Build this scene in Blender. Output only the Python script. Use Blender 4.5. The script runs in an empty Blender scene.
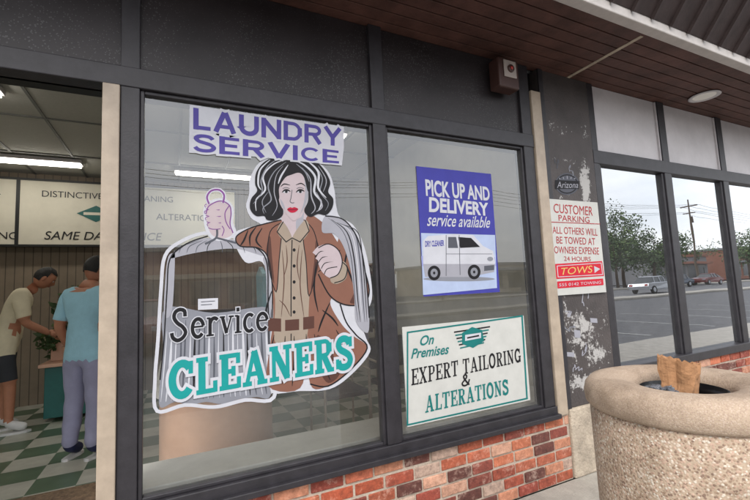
import bpy, math, random
from mathutils import Vector, Matrix, noise
random.seed(7)
scene=bpy.context.scene
# ------------------------------------------------------------ camera model
PSI,PIT,ROL=math.radians(26.2),math.radians(5.4),-0.047
CAM=Vector((0,-2.1,1.35))
RM=Matrix.Rotation(-PSI,3,'Z')@Matrix.Rotation(math.pi/2+PIT,3,'X')@Matrix.Rotation(ROL,3,'Z')
cd=bpy.data.cameras.new("camera"); cam=bpy.data.objects.new("camera",cd); scene.collection.objects.link(cam)
cd.sensor_width=36; cd.lens=410/750*36; cd.clip_end=2000; cd.clip_start=.02
cam.matrix_world=Matrix.Translation(CAM)@RM.to_4x4(); scene.camera=cam
# artwork tracings are rectified onto the flat wall sheet they are printed on (metres on the wall)
def W(p,Y=0.0):
    d=RM@Vector(((p[0]-375)/410,(250-p[1])/410,-1)); t=(Y-CAM.y)/d.y; q=CAM+d*t
    return (q.x,q.z)
def s2l(c):
    return tuple(((x/255)/12.92 if x/255<=.04045 else ((x/255+.055)/1.055)**2.4) for x in c)
# ------------------------------------------------------------ materials
def mat(name,col,rough=.6,var=.12,scale=8,bump=0,bscale=60,metal=0,spec=.5,dirt=None):
    m=bpy.data.materials.new(name); m.use_nodes=True; nt=m.node_tree; N=nt.nodes; L=nt.links
    b=N["Principled BSDF"]; c=s2l(col)
    b.inputs["Roughness"].default_value=rough; b.inputs["Metallic"].default_value=metal
    b.inputs["Specular IOR Level"].default_value=spec
    tc=N.new("ShaderNodeTexCoord")
    if var>0:
        n=N.new("ShaderNodeTexNoise"); n.inputs["Scale"].default_value=scale; n.inputs["Detail"].default_value=6; n.inputs["Roughness"].default_value=.65
        L.new(tc.outputs["Object"],n.inputs["Vector"])
        r=N.new("ShaderNodeValToRGB"); r.color_ramp.elements[0].position=.3; r.color_ramp.elements[1].position=.7
        r.color_ramp.elements[0].color=tuple(x*(1-var) for x in c)+(1,)
        r.color_ramp.elements[1].color=tuple(min(1,x*(1+var)) for x in c)+(1,)
        L.new(n.outputs["Fac"],r.inputs["Fac"]); L.new(r.outputs["Color"],b.inputs["Base Color"])
    else: b.inputs["Base Color"].default_value=c+(1,)
    if bump>0:
        n2=N.new("ShaderNodeTexNoise"); n2.inputs["Scale"].default_value=bscale; n2.inputs["Detail"].default_value=5
        L.new(tc.outputs["Object"],n2.inputs["Vector"])
        bp=N.new("ShaderNodeBump"); bp.inputs["Strength"].default_value=bump; bp.inputs["Distance"].default_value=.01
        L.new(n2.outputs["Fac"],bp.inputs["Height"]); L.new(bp.outputs["Normal"],b.inputs["Normal"])
    return m
def emis(name,col,st):
    m=bpy.data.materials.new(name); m.use_nodes=True; nt=m.node_tree; nt.nodes.clear()
    o=nt.nodes.new("ShaderNodeOutputMaterial"); e=nt.nodes.new("ShaderNodeEmission")
    e.inputs[0].default_value=s2l(col)+(1,); e.inputs[1].default_value=st; nt.links.new(e.outputs[0],o.inputs[0]); return m
def glass(name,k,base,tint,dust=.04):
    m=bpy.data.materials.new(name); m.use_nodes=True; nt=m.node_tree; nt.nodes.clear(); N=nt.nodes;L=nt.links
    o=N.new("ShaderNodeOutputMaterial"); t=N.new("ShaderNodeBsdfTransparent"); t.inputs[0].default_value=(tint*.97,tint,tint*.98,1)
    g=N.new("ShaderNodeBsdfGlossy"); g.inputs["Roughness"].default_value=.0; g.inputs[0].default_value=(.95,.97,1,1)
    fr=N.new("ShaderNodeFresnel"); fr.inputs["IOR"].default_value=1.5
    ma=N.new("ShaderNodeMath"); ma.operation='MULTIPLY_ADD'; ma.inputs[1].default_value=k; ma.inputs[2].default_value=base; ma.use_clamp=True
    tc=N.new("ShaderNodeTexCoord"); n=N.new("ShaderNodeTexNoise"); n.inputs["Scale"].default_value=1.3; L.new(tc.outputs["Object"],n.inputs["Vector"])
    bp=N.new("ShaderNodeBump"); bp.inputs["Strength"].default_value=.06; bp.inputs["Distance"].default_value=.02
    L.new(n.outputs["Fac"],bp.inputs["Height"]); L.new(bp.outputs["Normal"],g.inputs["Normal"])
    L.new(fr.outputs[0],ma.inputs[0]); mx=N.new("ShaderNodeMixShader"); L.new(ma.outputs[0],mx.inputs[0]); L.new(t.outputs[0],mx.inputs[1]); L.new(g.outputs[0],mx.inputs[2])
    df=N.new("ShaderNodeBsdfDiffuse"); df.inputs[0].default_value=(.55,.55,.56,1); n2=N.new("ShaderNodeTexNoise"); n2.inputs["Scale"].default_value=3.5; n2.inputs["Detail"].default_value=8; n2.inputs["Distortion"].default_value=1.2
    L.new(tc.outputs["Object"],n2.inputs["Vector"]); mr=N.new("ShaderNodeMapRange"); mr.inputs[1].default_value=.3; mr.inputs[2].default_value=.75; mr.inputs[3].default_value=dust*.5; mr.inputs[4].default_value=dust*1.9; L.new(n2.outputs["Fac"],mr.inputs[0])
    m2=N.new("ShaderNodeMixShader"); L.new(mr.outputs[0],m2.inputs[0]); L.new(mx.outputs[0],m2.inputs[1]); L.new(df.outputs[0],m2.inputs[2]); L.new(m2.outputs[0],o.inputs[0])
    return m
M={}
M['frame']=mat("dark_bronze_frame",(40,38,42),.45,.3,14,.08,90,spec=.4)
M['alu']=mat("beige_aluminium",(152,138,122),.45,.18,10,.05,80)
M['mortar']=mat("mortar",(166,152,138),.9,.2,30,.6,140)
M['stucco']=mat("cream_stucco",(158,146,130),.9,.35,9,.9,70)
M['white']=mat("white_panel",(184,180,182),.5,.12,3,.05,20)
M['inwall']=mat("interior_wall",(196,190,178),.8,.08,4)
M['ceil']=mat("ceiling_tile",(180,178,172),.9,.06,30,.3,150)
M['ceilgrid']=mat("ceiling_grid",(110,110,108),.6,0)
M['board']=mat("menu_board_cream",(212,206,190),.6,.06,4)
M['black']=mat("black",(18,18,20),.5,.2)
M['darkgrey']=mat("dark_grey",(55,55,58),.5,.2)
M['ledge']=mat("window_ledge_white",(218,215,210),.5,.1,6)
M['veneer']=mat("pink_veneer",(216,172,146),.45,.1,3)
M['teal']=mat("teal_laminate",(30,96,92),.4,.1)
M['concrete']=mat("sidewalk_concrete",(150,145,136),.9,.2,6,.5,80)
M['asphalt']=mat("asphalt",(78,78,80),.9,.3,5,.7,120)
M['road']=mat("road_asphalt",(92,92,94),.9,.2,3,.4,90)
M['paint']=mat("road_paint",(150,150,146),.7,.35,12)
M['soffit']=mat("stained_soffit_wood",(76,51,45),.6,.45,5,.25,40,spec=.3)
M['fascia']=mat("white_fascia",(176,170,166),.6,.15,6)
M['ribs']=mat("dark_metal_roof",(56,46,45),.6,.25,12,.1,60,spec=.3)
M['redbox']=mat("alarm_box_brown",(62,40,36),.45,.15)
M['lightpl']=mat("alarm_plate",(156,146,140),.4,.05)
M['lens']=mat("ceiling_lamp_lens",(225,222,216),.4,.03)
M['red']=mat("red_plastic",(160,50,46),.4,.05)
M['liner']=mat("bin_liner_black",(16,16,18),.3,.2)
M['plastic']=mat("clear_plastic",(90,92,98),.2,.35,25)
M['kraft']=mat("kraft_paper",(150,110,76),.85,.25,18,.5,60)
M['trunk']=mat("bark",(80,66,54),.9,.3)
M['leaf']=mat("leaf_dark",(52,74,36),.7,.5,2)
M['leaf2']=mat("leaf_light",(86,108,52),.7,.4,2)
M['pole']=mat("weathered_pole",(96,84,72),.9,.2)
M['skinn']=mat("skin",(170,116,90),.55,.08,20)
M['hair']=mat("black_hair",(22,19,18),.6,.3,60,.6,120)
M['shirtb']=mat("light_blue_cloth",(150,194,210),.85,.1,7,.35,30)
M['pantl']=mat("grey_lilac_cloth",(146,146,172),.85,.1,7,.35,25)
M['shirtc']=mat("cream_cloth",(206,196,170),.85,.1,7,.35,30)
M['shorts']=mat("charcoal_cloth",(48,50,56),.85,.1,7,.35,30)
M['shoeb']=mat("navy_shoe",(28,34,72),.6,.1)
M['shoew']=mat("white_shoe",(205,205,205),.6,.1)
M['lip']=mat("lip",(140,70,62),.5,0)
M['tube']=emis("fluorescent_tube",(255,250,238),17)
M['mat']=mat("coir_mat",(120,100,80),.95,.5,40,.8,200)
M['glassL']=glass("shop_window_glass",1.9,.02,.88,.035)
M['glassR']=glass("tinted_window_glass",2.2,.28,.5,.03)
M['cream']=mat("far_wall_cream",(186,172,150),.85,.1)
M['tan']=mat("far_wall_brick",(140,92,74),.85,.2)
M['grey']=mat("far_wall_grey",(130,130,132),.85,.1)
M['fglass']=mat("far_window_dark",(30,36,42),.15,.1)
M['carw']=mat("car_paint_silver",(170,172,176),.25,.03,metal=.3)
M['carr']=mat("car_paint_dark_red",(100,24,24),.25,.03)
M['card']=mat("car_paint_blue_grey",(50,62,80),.25,.03,metal=.3)
M['tyre']=mat("tyre",(20,20,20),.8,.1)
def V(n,c,r=.6): M[n]=mat("print_"+n,c,r,.07,9,.05,12,spec=.25)
V('v_white',(172,173,180)); V('v_purple',(68,60,128)); V('v_teal',(14,128,126)); V('v_black',(17,16,20))
V('v_coat',(114,78,65)); V('v_coatd',(74,47,40)); V('v_face',(164,151,155)); V('v_shirt',(138,125,112)); V('v_red',(156,16,48))
V('v_grey',(116,118,126)); V('v_greyd',(72,74,82)); V('v_cape',(138,138,146)); V('v_blue',(54,54,134)); V('v_lav',(130,136,182)); V('v_ltblue',(150,162,188)); V('v_tealt',(16,100,98)); V('v_cream',(174,174,170)); V('v_redp',(150,42,48)); V('v_redb',(176,28,46)); V('v_pink',(110,64,122)); V('v_yel',(190,162,92))
def speckle():
    m=mat("speckled_black_panel",(38,34,36),.42,.35,3,.0,spec=.35); nt=m.node_tree;N=nt.nodes;L=nt.links;b=N["Principled BSDF"]
    tc=N.new("ShaderNodeTexCoord"); v=N.new("ShaderNodeTexVoronoi"); v.inputs["Scale"].default_value=85; L.new(tc.outputs["Object"],v.inputs["Vector"])
    n=N.new("ShaderNodeTexNoise"); n.inputs["Scale"].default_value=2.6; n.inputs["Detail"].default_value=5; L.new(tc.outputs["Object"],n.inputs["Vector"])
    cmp=N.new("ShaderNodeMath"); cmp.operation='LESS_THAN'; 
    mm=N.new("ShaderNodeMapRange"); mm.inputs[1].default_value=.35; mm.inputs[2].default_value=.65; mm.inputs[3].default_value=.12; mm.inputs[4].default_value=.34
    L.new(n.outputs["Fac"],mm.inputs[0]); L.new(v.outputs["Distance"],cmp.inputs[0]); L.new(mm.outputs[0],cmp.inputs[1])
    mx=N.new("ShaderNodeMix"); mx.data_type='RGBA'; src=b.inputs["Base Color"].links[0].from_socket
    L.new(cmp.outputs[0],mx.inputs[0]); L.new(src,mx.inputs[6]); mx.inputs[7].default_value=(.055,.052,.055,1); L.new(mx.outputs[2],b.inputs["Base Color"])
    return m
M['panel']=speckle()
def peel():
    m=mat("peeling_dark_paint",(60,54,53),.6,.35,4,.35,60); nt=m.node_tree;N=nt.nodes;L=nt.links;b=N["Principled BSDF"]
    tc=N.new("ShaderNodeTexCoord"); sp=N.new("ShaderNodeSeparateXYZ"); L.new(tc.outputs["Object"],sp.inputs[0])
    n=N.new("ShaderNodeTexNoise"); n.inputs["Scale"].default_value=15; n.inputs["Detail"].default_value=9; n.inputs["Roughness"].default_value=.78; L.new(tc.outputs["Object"],n.inputs["Vector"])
    prev=None
    for (x,z,sx,sz,a) in [(2.66,1.0,.34,.22,.34),(2.8,.8,.25,.16,.33),(2.86,2.1,.085,.24,.44),(2.6,2.5,.25,.1,.2),(2.6,.62,.26,.12,.34),(2.52,1.3,.05,.6,.25),(2.9,2.5,.1,.3,.18),(2.6,2.0,.12,.12,.2),(2.7,2.25,.3,.04,.22),(2.56,.8,.1,.3,.24)]:
        dx=N.new("ShaderNodeMath");dx.operation='SUBTRACT';L.new(sp.outputs[0],dx.inputs[0]);dx.inputs[1].default_value=x
        dx2=N.new("ShaderNodeMath");dx2.operation='DIVIDE';L.new(dx.outputs[0],dx2.inputs[0]);dx2.inputs[1].default_value=sx
        dz=N.new("ShaderNodeMath");dz.operation='SUBTRACT';L.new(sp.outputs[2],dz.inputs[0]);dz.inputs[1].default_value=z
        dz2=N.new("ShaderNodeMath");dz2.operation='DIVIDE';L.new(dz.outputs[0],dz2.inputs[0]);dz2.inputs[1].default_value=sz
        cx=N.new("ShaderNodeCombineXYZ");L.new(dx2.outputs[0],cx.inputs[0]);L.new(dz2.outputs[0],cx.inputs[1])
        ln=N.new("ShaderNodeVectorMath");ln.operation='LENGTH';L.new(cx.outputs[0],ln.inputs[0])
        mr=N.new("ShaderNodeMapRange");L.new(ln.outputs["Value"],mr.inputs[0]);mr.inputs[1].default_value=0;mr.inputs[2].default_value=1.2;mr.inputs[3].default_value=a;mr.inputs[4].default_value=0
        if prev is None: prev=mr.outputs[0]
        else:
            mxm=N.new("ShaderNodeMath");mxm.operation='MAXIMUM';L.new(prev,mxm.inputs[0]);L.new(mr.outputs[0],mxm.inputs[1]);prev=mxm.outputs[0]
    ad=N.new("ShaderNodeMath");ad.operation='ADD';L.new(prev,ad.inputs[0]);L.new(n.outputs["Fac"],ad.inputs[1])
    gt=N.new("ShaderNodeMapRange");L.new(ad.outputs[0],gt.inputs[0]);gt.inputs[1].default_value=.72;gt.inputs[2].default_value=.75
    mx=N.new("ShaderNodeMix"); mx.data_type='RGBA'; src=b.inputs["Base Color"].links[0].from_socket
    L.new(gt.outputs[0],mx.inputs[0]); L.new(src,mx.inputs[6]); mx.inputs[7].default_value=(.33,.32,.31,1); L.new(mx.outputs[2],b.inputs["Base Color"])
    return m
M['peel']=peel()
def brickmat():
    m=mat("red_clay_brick",(180,100,70),.88,.0,8,0); nt=m.node_tree;N=nt.nodes;L=nt.links;b=N["Principled BSDF"]
    at=N.new("ShaderNodeAttribute"); at.attribute_name="Col"; tc=N.new("ShaderNodeTexCoord")
    n=N.new("ShaderNodeTexNoise"); n.inputs["Scale"].default_value=28; n.inputs["Detail"].default_value=8; n.inputs["Roughness"].default_value=.75; L.new(tc.outputs["Object"],n.inputs["Vector"])
    r=N.new("ShaderNodeValToRGB"); r.color_ramp.elements[0].position=.3; r.color_ramp.elements[0].color=(.4,.38,.38,1); r.color_ramp.elements[1].position=.6; r.color_ramp.elements[1].color=(1,.98,.96,1)
    L.new(n.outputs["Fac"],r.inputs[0]); mx=N.new("ShaderNodeMix"); mx.data_type='RGBA'; mx.blend_type='MULTIPLY'; mx.inputs[0].default_value=1
    L.new(at.outputs["Color"],mx.inputs[6]); L.new(r.outputs[0],mx.inputs[7])
    n3=N.new("ShaderNodeTexNoise"); n3.inputs["Scale"].default_value=14; n3.inputs["Detail"].default_value=8;n3.inputs["Roughness"].default_value=.8; L.new(tc.outputs["Object"],n3.inputs["Vector"])
    r3=N.new("ShaderNodeMapRange"); r3.inputs[1].default_value=.54; r3.inputs[2].default_value=.68; r3.inputs[4].default_value=.65; L.new(n3.outputs["Fac"],r3.inputs[0])
    m2=N.new("ShaderNodeMix"); m2.data_type='RGBA'; L.new(r3.outputs[0],m2.inputs[0]); L.new(mx.outputs[2],m2.inputs[6]); m2.inputs[7].default_value=(.42,.32,.26,1)
    L.new(m2.outputs[2],b.inputs["Base Color"])
    bp=N.new("ShaderNodeBump"); bp.inputs["Strength"].default_value=.8; bp.inputs["Distance"].default_value=.007; L.new(n.outputs["Fac"],bp.inputs["Height"]); L.new(bp.outputs[0],b.inputs["Normal"])
    return m
M['brick']=brickmat()
def aggregate(name,sc,cols,st):
    m=bpy.data.materials.new(name); m.use_nodes=True; nt=m.node_tree;N=nt.nodes;L=nt.links;b=N["Principled BSDF"]; b.inputs["Roughness"].default_value=.85
    tc=N.new("ShaderNodeTexCoord"); v=N.new("ShaderNodeTexVoronoi"); v.inputs["Scale"].default_value=sc; L.new(tc.outputs["Object"],v.inputs["Vector"])
    s=N.new("ShaderNodeSeparateColor"); L.new(v.outputs["Color"],s.inputs[0]); r=N.new("ShaderNodeValToRGB"); r.color_ramp.interpolation='CONSTANT'
    els=r.color_ramp.elements
    while len(els)<len(cols): els.new(.5)
    for i,c in enumerate(cols): els[i].position=i/len(cols); els[i].color=s2l(c)+(1,)
    L.new(s.outputs[0],r.inputs[0])
    mr=N.new("ShaderNodeMapRange"); mr.inputs[1].default_value=.45; mr.inputs[2].default_value=.62; L.new(v.outputs["Distance"],mr.inputs[0])
    mx=N.new("ShaderNodeMix"); mx.data_type='RGBA'; L.new(mr.outputs[0],mx.inputs[0]); L.new(r.outputs[0],mx.inputs[6]); mx.inputs[7].default_value=s2l((160,142,122))+(1,)
    n=N.new("ShaderNodeTexNoise"); n.inputs["Scale"].default_value=5; n.inputs["Detail"].default_value=8; n.inputs["Roughness"].default_value=.7; L.new(tc.outputs["Object"],n.inputs[0])
    rr=N.new("ShaderNodeValToRGB"); rr.color_ramp.elements[0].position=.34; rr.color_ramp.elements[0].color=(.6,.57,.54,1); rr.color_ramp.elements[1].position=.56; rr.color_ramp.elements[1].color=(1,1,1,1); L.new(n.outputs["Fac"],rr.inputs[0])
    m2=N.new("ShaderNodeMix"); m2.data_type='RGBA'; m2.blend_type='MULTIPLY'; m2.inputs[0].default_value=1; L.new(mx.outputs[2],m2.inputs[6]); L.new(rr.outputs[0],m2.inputs[7])
    L.new(m2.outputs[2],b.inputs["Base Color"])
    bp=N.new("ShaderNodeBump"); bp.invert=True; bp.inputs["Strength"].default_value=st; bp.inputs["Distance"].default_value=.004; L.new(v.outputs["Distance"],bp.inputs["Height"]); L.new(bp.outputs[0],b.inputs["Normal"])
    return m
M['agg']=aggregate("exposed_aggregate",150,[(170,144,126),(148,126,106),(180,164,148),(132,110,92),(162,136,118),(188,178,164),(120,98,84)],.6)
M['agglid']=aggregate("concrete_lid",260,[(164,144,126),(156,136,118),(170,152,136),(148,128,112)],.25)
def checker():
    m=bpy.data.materials.new("checker_floor_tile"); m.use_nodes=True; nt=m.node_tree;N=nt.nodes;L=nt.links;b=N["Principled BSDF"]; b.inputs["Roughness"].default_value=.35
    tc=N.new("ShaderNodeTexCoord"); mp=N.new("ShaderNodeMapping"); mp.inputs["Location"].default_value=(.05,.05,.013); L.new(tc.outputs["Object"],mp.inputs[0])
    c=N.new("ShaderNodeTexChecker"); c.inputs["Scale"].default_value=1/.305; c.inputs[1].default_value=s2l((90,112,90))+(1,); c.inputs[2].default_value=s2l((190,190,178))+(1,); L.new(mp.outputs[0],c.inputs[0])
    n=N.new("ShaderNodeTexNoise"); n.inputs["Scale"].default_value=9; n.inputs["Detail"].default_value=6; L.new(tc.outputs["Object"],n.inputs[0])
    r=N.new("ShaderNodeValToRGB"); r.color_ramp.elements[0].color=(.6,.6,.6,1); r.color_ramp.elements[1].color=(1,1,1,1); L.new(n.outputs["Fac"],r.inputs[0])
    mx=N.new("ShaderNodeMix"); mx.data_type='RGBA'; mx.blend_type='MULTIPLY'; mx.inputs[0].default_value=1; L.new(c.outputs[0],mx.inputs[6]); L.new(r.outputs[0],mx.inputs[7]); L.new(mx.outputs[2],b.inputs["Base Color"])
    return m
M['check']=checker()
def woodwall():
    m=mat("wood_panelling",(128,114,98),.6,.15,3,.1,20); nt=m.node_tree;N=nt.nodes;L=nt.links;b=N["Principled BSDF"]
    tc=N.new("ShaderNodeTexCoord"); w=N.new("ShaderNodeTexWave"); w.bands_direction='X'; w.inputs["Scale"].default_value=3.2; w.inputs["Distortion"].default_value=.0; L.new(tc.outputs["Object"],w.inputs[0])
    mr=N.new("ShaderNodeMapRange"); mr.inputs[1].default_value=0; mr.inputs[2].default_value=.06; mr.inputs[3].default_value=.35; mr.inputs[4].default_value=1; L.new(w.outputs["Fac"],mr.inputs[0])
    mx=N.new("ShaderNodeMix"); mx.data_type='RGBA'; mx.blend_type='MULTIPLY'; mx.inputs[0].default_value=1; src=b.inputs["Base Color"].links[0].from_socket
    L.new(src,mx.inputs[6]); L.new(mr.outputs[0],mx.inputs[7]); L.new(mx.outputs[2],b.inputs["Base Color"]); return m
M['wood']=woodwall()
# ------------------------------------------------------------ mesh helpers
def link(o,parent=None):
    scene.collection.objects.link(o)
    if parent: o.parent=parent
    return o
def root(name):
    e=bpy.data.objects.new(name,None); e.empty_display_size=.2; return link(e)
class MB:
    def __init__(s): s.v=[];s.f=[];s.m=[];s.c=[]
    def add(s,vs,fs,mi=0,col=None):
        o=len(s.v); s.v+= [tuple(v) for v in vs]
        for f in fs: s.f.append(tuple(i+o for i in f)); s.m.append(mi); s.c.append(col)
    def box(s,x0,x1,y0,y1,z0,z1,mi=0,col=None,T=None):
        vs=[Vector(p) for p in [(x0,y0,z0),(x1,y0,z0),(x1,y1,z0),(x0,y1,z0),(x0,y0,z1),(x1,y0,z1),(x1,y1,z1),(x0,y1,z1)]]
        if T: vs=[T@v for v in vs]
        s.add(vs,[(0,3,2,1),(4,5,6,7),(0,1,5,4),(1,2,6,5),(2,3,7,6),(3,0,4,7)],mi,col)
    def cyl(s,p0,p1,r0,r1,n=12,mi=0,caps=True):
        p0=Vector(p0);p1=Vector(p1);d=(p1-p0).normalized();a=d.orthogonal().normalized();b=d.cross(a)
        vs=[]
        for p,r in((p0,r0),(p1,r1)):
            for i in range(n):
                t=2*math.pi*i/n; vs.append(p+(a*math.cos(t)+b*math.sin(t))*r)
        fs=[(i,(i+1)%n,n+(i+1)%n,n+i) for i in range(n)]
        if caps: fs+=[tuple(reversed(range(n))),tuple(range(n,2*n))]
        s.add(vs,fs,mi)
    def lathe(s,prof,c,n=48,mi=0,jit=0):
        vs=[]
        for (r,z) in prof:
            for i in range(n):
                t=2*math.pi*i/n; q=1+jit*noise.noise(Vector((math.cos(t)*2,math.sin(t)*2,z*5)))
                vs.append((c[0]+r*q*math.cos(t),c[1]+r*q*math.sin(t),c[2]+z))
        fs=[(k*n+i,k*n+(i+1)%n,(k+1)*n+(i+1)%n,(k+1)*n+i) for k in range(len(prof)-1) for i in range(n)]
        s.add(vs,fs,mi)
    def ell(s,c,r,mi=0,seg=16,rings=10,fn=None,keep=None,T=None):
        vs=[];fs=[]
        for j in range(rings+1):
            ph=math.pi*j/rings
            for i in range(seg):
                t=2*math.pi*i/seg; u=Vector((math.sin(ph)*math.cos(t),math.sin(ph)*math.sin(t),math.cos(ph)))
                p=Vector((u.x*r[0],u.y*r[1],u.z*r[2]))
                if fn: p=fn(u,p)
                p=p+Vector(c)
                if T: p=T@p
                vs.append(p)
        for j in range(rings):
            for i in range(seg):
                ph=math.pi*(j+.5)/rings; t=2*math.pi*(i+.5)/seg; u=Vector((math.sin(ph)*math.cos(t),math.sin(ph)*math.sin(t),math.cos(ph)))
                if keep and not keep(u): continue
                fs.append((j*seg+i,(j+1)*seg+i,(j+1)*seg+(i+1)%seg,j*seg+(i+1)%seg))
        s.add(vs,fs,mi)
    def obj(s,name,mats,parent=None,smooth=False,bevel=0):
        me=bpy.data.meshes.new(name); me.from_pydata(s.v,[],s.f)
        for m in mats: me.materials.append(M[m] if isinstance(m,str) else m)
        for p,mi in zip(me.polygons,s.m): p.material_index=mi; p.use_smooth=smooth
        if any(c is not None for c in s.c):
            a=me.color_attributes.new("Col",'FLOAT_COLOR','CORNER')
            for p,c in zip(me.polygons,s.c):
                for li in p.loop_indices: a.data[li].color=tuple(c or (.5,.5,.5))+(1,)
        me.validate(); me.update()
        o=bpy.data.objects.new(name,me); link(o,parent)
        if bevel:
            b=o.modifiers.new("bevel",'BEVEL'); b.width=bevel; b.segments=2; b.limit_method='ANGLE'
        return o
def bx(name,x0,x1,y0,y1,z0,z1,m,parent,bevel=0.0):
    b=MB(); b.box(x0,x1,y0,y1,z0,z1); return b.obj(name,[m],parent,False,bevel)
# ------------------------------------------------------------ building
B=root("laundry_shop_building")
GT=2.31; SB=.50; SO=2.93
def wallbrick(name,x0,x1,z1,z0=0.0,seed=1):
    rnd=random.Random(seed); mb=MB(); pal=[(166,88,62),(184,108,78),(152,74,54),(190,130,102),(134,68,56),(172,84,56),(198,152,128),(100,58,50),(178,100,74),(184,158,142),(142,66,52)]
    ch=(z1-z0)/round((z1-z0)/.0715); n=round((z1-z0)/ch)
    for k in range(n):
        z=z0+k*ch; x=x0-(.09 if k%2 else 0)-rnd.random()*.02
        while x<x1:
            wd=rnd.uniform(.165,.19)
            a=max(x+.006,x0); b=min(x+wd-.006,x1)
            if b-a>.02:
                c=s2l(rnd.choice(pal)); j=rnd.uniform(.8,1.1); c=tuple(q*j for q in c); dy=rnd.uniform(-.005,.005); rr=rnd.uniform(-.002,.002)
                mb.box(a,b,-.037+dy,.02,z+.0065+rr,z+ch-.0065+rr,0,c)
            x+=wd
    o=mb.obj(name,['brick'],B,False,.005)
    bx(name+"_mortar",x0,x1,-.029,.05,z0,z1,'mortar',B)
wallbrick("brick_base",-.215,2.445,.425)
wallbrick("brick_base_far",2.985,8.5,.60,seed=3)
wallbrick("brick_base_left",-3.2,-1.35,.425,seed=5)
bx("wall_core_left",-.215,2.98,.051,.12,0,.43,'inwall',B)
bx("wall_core_far",2.985,8.5,.051,.12,0,.6,'inwall',B)
bx("wall_core_door",-3.2,-1.35,.051,.12,0,.43,'inwall',B)
fr=MB()
def fbox(x0,x1,z0,z1,y0=-.035,y1=.06): fr.box(x0,x1,y0,y1,z0,z1)
fbox(-.217,-.141,.50,SO-.001)
fbox(1.04,1.125,.50,SO-.002,-.037)
fbox(2.235,2.33,.50,SO-.003)
fbox(-1.40,2.332,GT,GT+.095,-.040)
fbox(-.219,2.334,.43,.50,-.045)
fr.box(-.22,2.336,-.075,-.0455,.425,.455)
for a,b in((-.141,1.04),(1.125,2.235)):
    fr.box(a,a+.018,-.022,.03,.50,GT); fr.box(b-.018,b,-.022,.03,.50,GT); fr.box(a+.018,b-.018,-.021,.03,GT-.018,GT); fr.box(a+.018,b-.018,-.021,.03,.50,.518)
fbox(-1.40,-1.33,0,GT)
fr.obj("window_frames_dark",['frame'],B,False,.004)
bx("door_jamb_beige",-.283,-.2175,-.05,.08,0,GT-.001,'alu',B,.004)
bx("pipe_strip_beige",2.335,2.43,-.05,.03,.43,SO-.19,'alu',B,.006)
pn=MB()
for a,b in((-1.40,-.217),(-.141,1.04),(1.125,2.235)): pn.box(a,b,-.012,.04,GT+.095,SO-.004)
pn.box(-3.2,-1.401,-.012,.04,GT+.095,SO-.004)
pn.obj("upper_speckled_panels",['panel'],B)
bx("column_panel",2.431,2.985,-.03,.12,.46,SO-.001,'peel',B,.003)
bx("column_edge_left",2.431,2.475,-.042,-.0305,.46,SO-.002,'frame',B)
bx("column_base_stucco",2.446,2.984,-.05,.12,0,.459,'stucco',B,.012)
fw=MB(); wp=MB(); gl=MB(); ZS=.64
xs=[2.985,3.94,4.94,5.90,6.86,7.80,8.5]
for i,x in enumerate(xs[:-1]):
    w=.07 if i==0 else .10
    fw.box(x,x+w,-.03,.06,ZS,SO-.003)
    wp.box(x+w,xs[i+1],-.005,.04,GT+.06,SO-.004)
    gl.add([(x+w,0.01,ZS),(xs[i+1],.01,ZS),(xs[i+1],.01,GT-.05),(x+w,.01,GT-.05)],[(0,1,2,3)])
    fw.box(x+w,x+w+.03,-.018,.04,ZS+.03,GT-.05); fw.box(xs[i+1]-.03,xs[i+1],-.018,.04,ZS+.03,GT-.05)
fw.box(2.985,8.5,-.034,.058,GT-.05,GT+.06); fw.box(2.985,8.5,-.06,.058,.60,ZS+.03)
fw.obj("far_window_frames",['frame'],B,False,.004); wp.obj("far_white_panels",['white'],B); gl.obj("far_window_glass",['glassR'],B)
wj=MB()
for i,x in enumerate(xs[1:-1]): wj.box(x-.016,x-.002,-.02,-.006,GT+.06,SO-.01)
wj.obj("white_panel_trim",['white'],B)
gl=MB()
for a,b in((-.141,1.04),(1.125,2.235)): gl.add([(a,0,.50),(b,0,.50),(b,0,GT),(a,0,GT)],[(0,1,2,3)])
gl.add([(-3.2,0,.43),(-1.4,0,.43),(-1.4,0,GT),(-3.2,0,GT)],[(0,1,2,3)])
gl.obj("shop_window_glass",['glassL'],B)
bx("upper_wall",-3.3,8.6,.045,.3,SO,4.3,'grey',B); bx("header_backing",-3.2,2.43,.041,.12,GT+.0,SO,'black',B)
bx("header_backing_far",2.985,8.5,.0611,.12,GT-.05,SO,'inwall',B)
bx("side_wall_left",-3.3,-3.2,0,8,0,4.3,'cream',B); bx("side_wall_right",8.5,8.6,0,8,0,4.3,'cream',B); bx("rear_wall",-3.2,8.5,8,8.1,0,4.3,'cream',B)
bx("flat_roof",-3.3,8.6,.3,8.1,4.3,4.4,'ribs',B)
bx("interior_floor",-3.2,8.5,.12,8,-.02,0,'check',B); bx("threshold_floor",-1.33,-.283,-.03,.12,-.05,.004,'alu',B)
bx("interior_back_wall",-3.2,2.8,5.1,5.15,0,3.2,'wood',B); bx("interior_partition",2.8,2.9,.12,8,0,3.2,'inwall',B)
bx("interior_back_wall_far",2.9,8.5,5.1,5.15,0,3.2,'darkgrey',B)
bx("interior_left_wall",-3.2,-3.18,.12,5.1,0,3.2,'inwall',B)
bx("interior_ceiling",-3.2,8.5,.12,8,3.2,3.25,'ceil',B)
cg=MB()
x=-3.0
while x<2.8: cg.box(x,x+.025,.12,5.1,3.19,3.1995); x+=.61
y=.4
while y<5.1: cg.box(-3.2,2.8,y,y+.025,3.188,3.1985); y+=1.22
cg.obj("ceiling_grid",['ceilgrid'],B)
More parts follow.
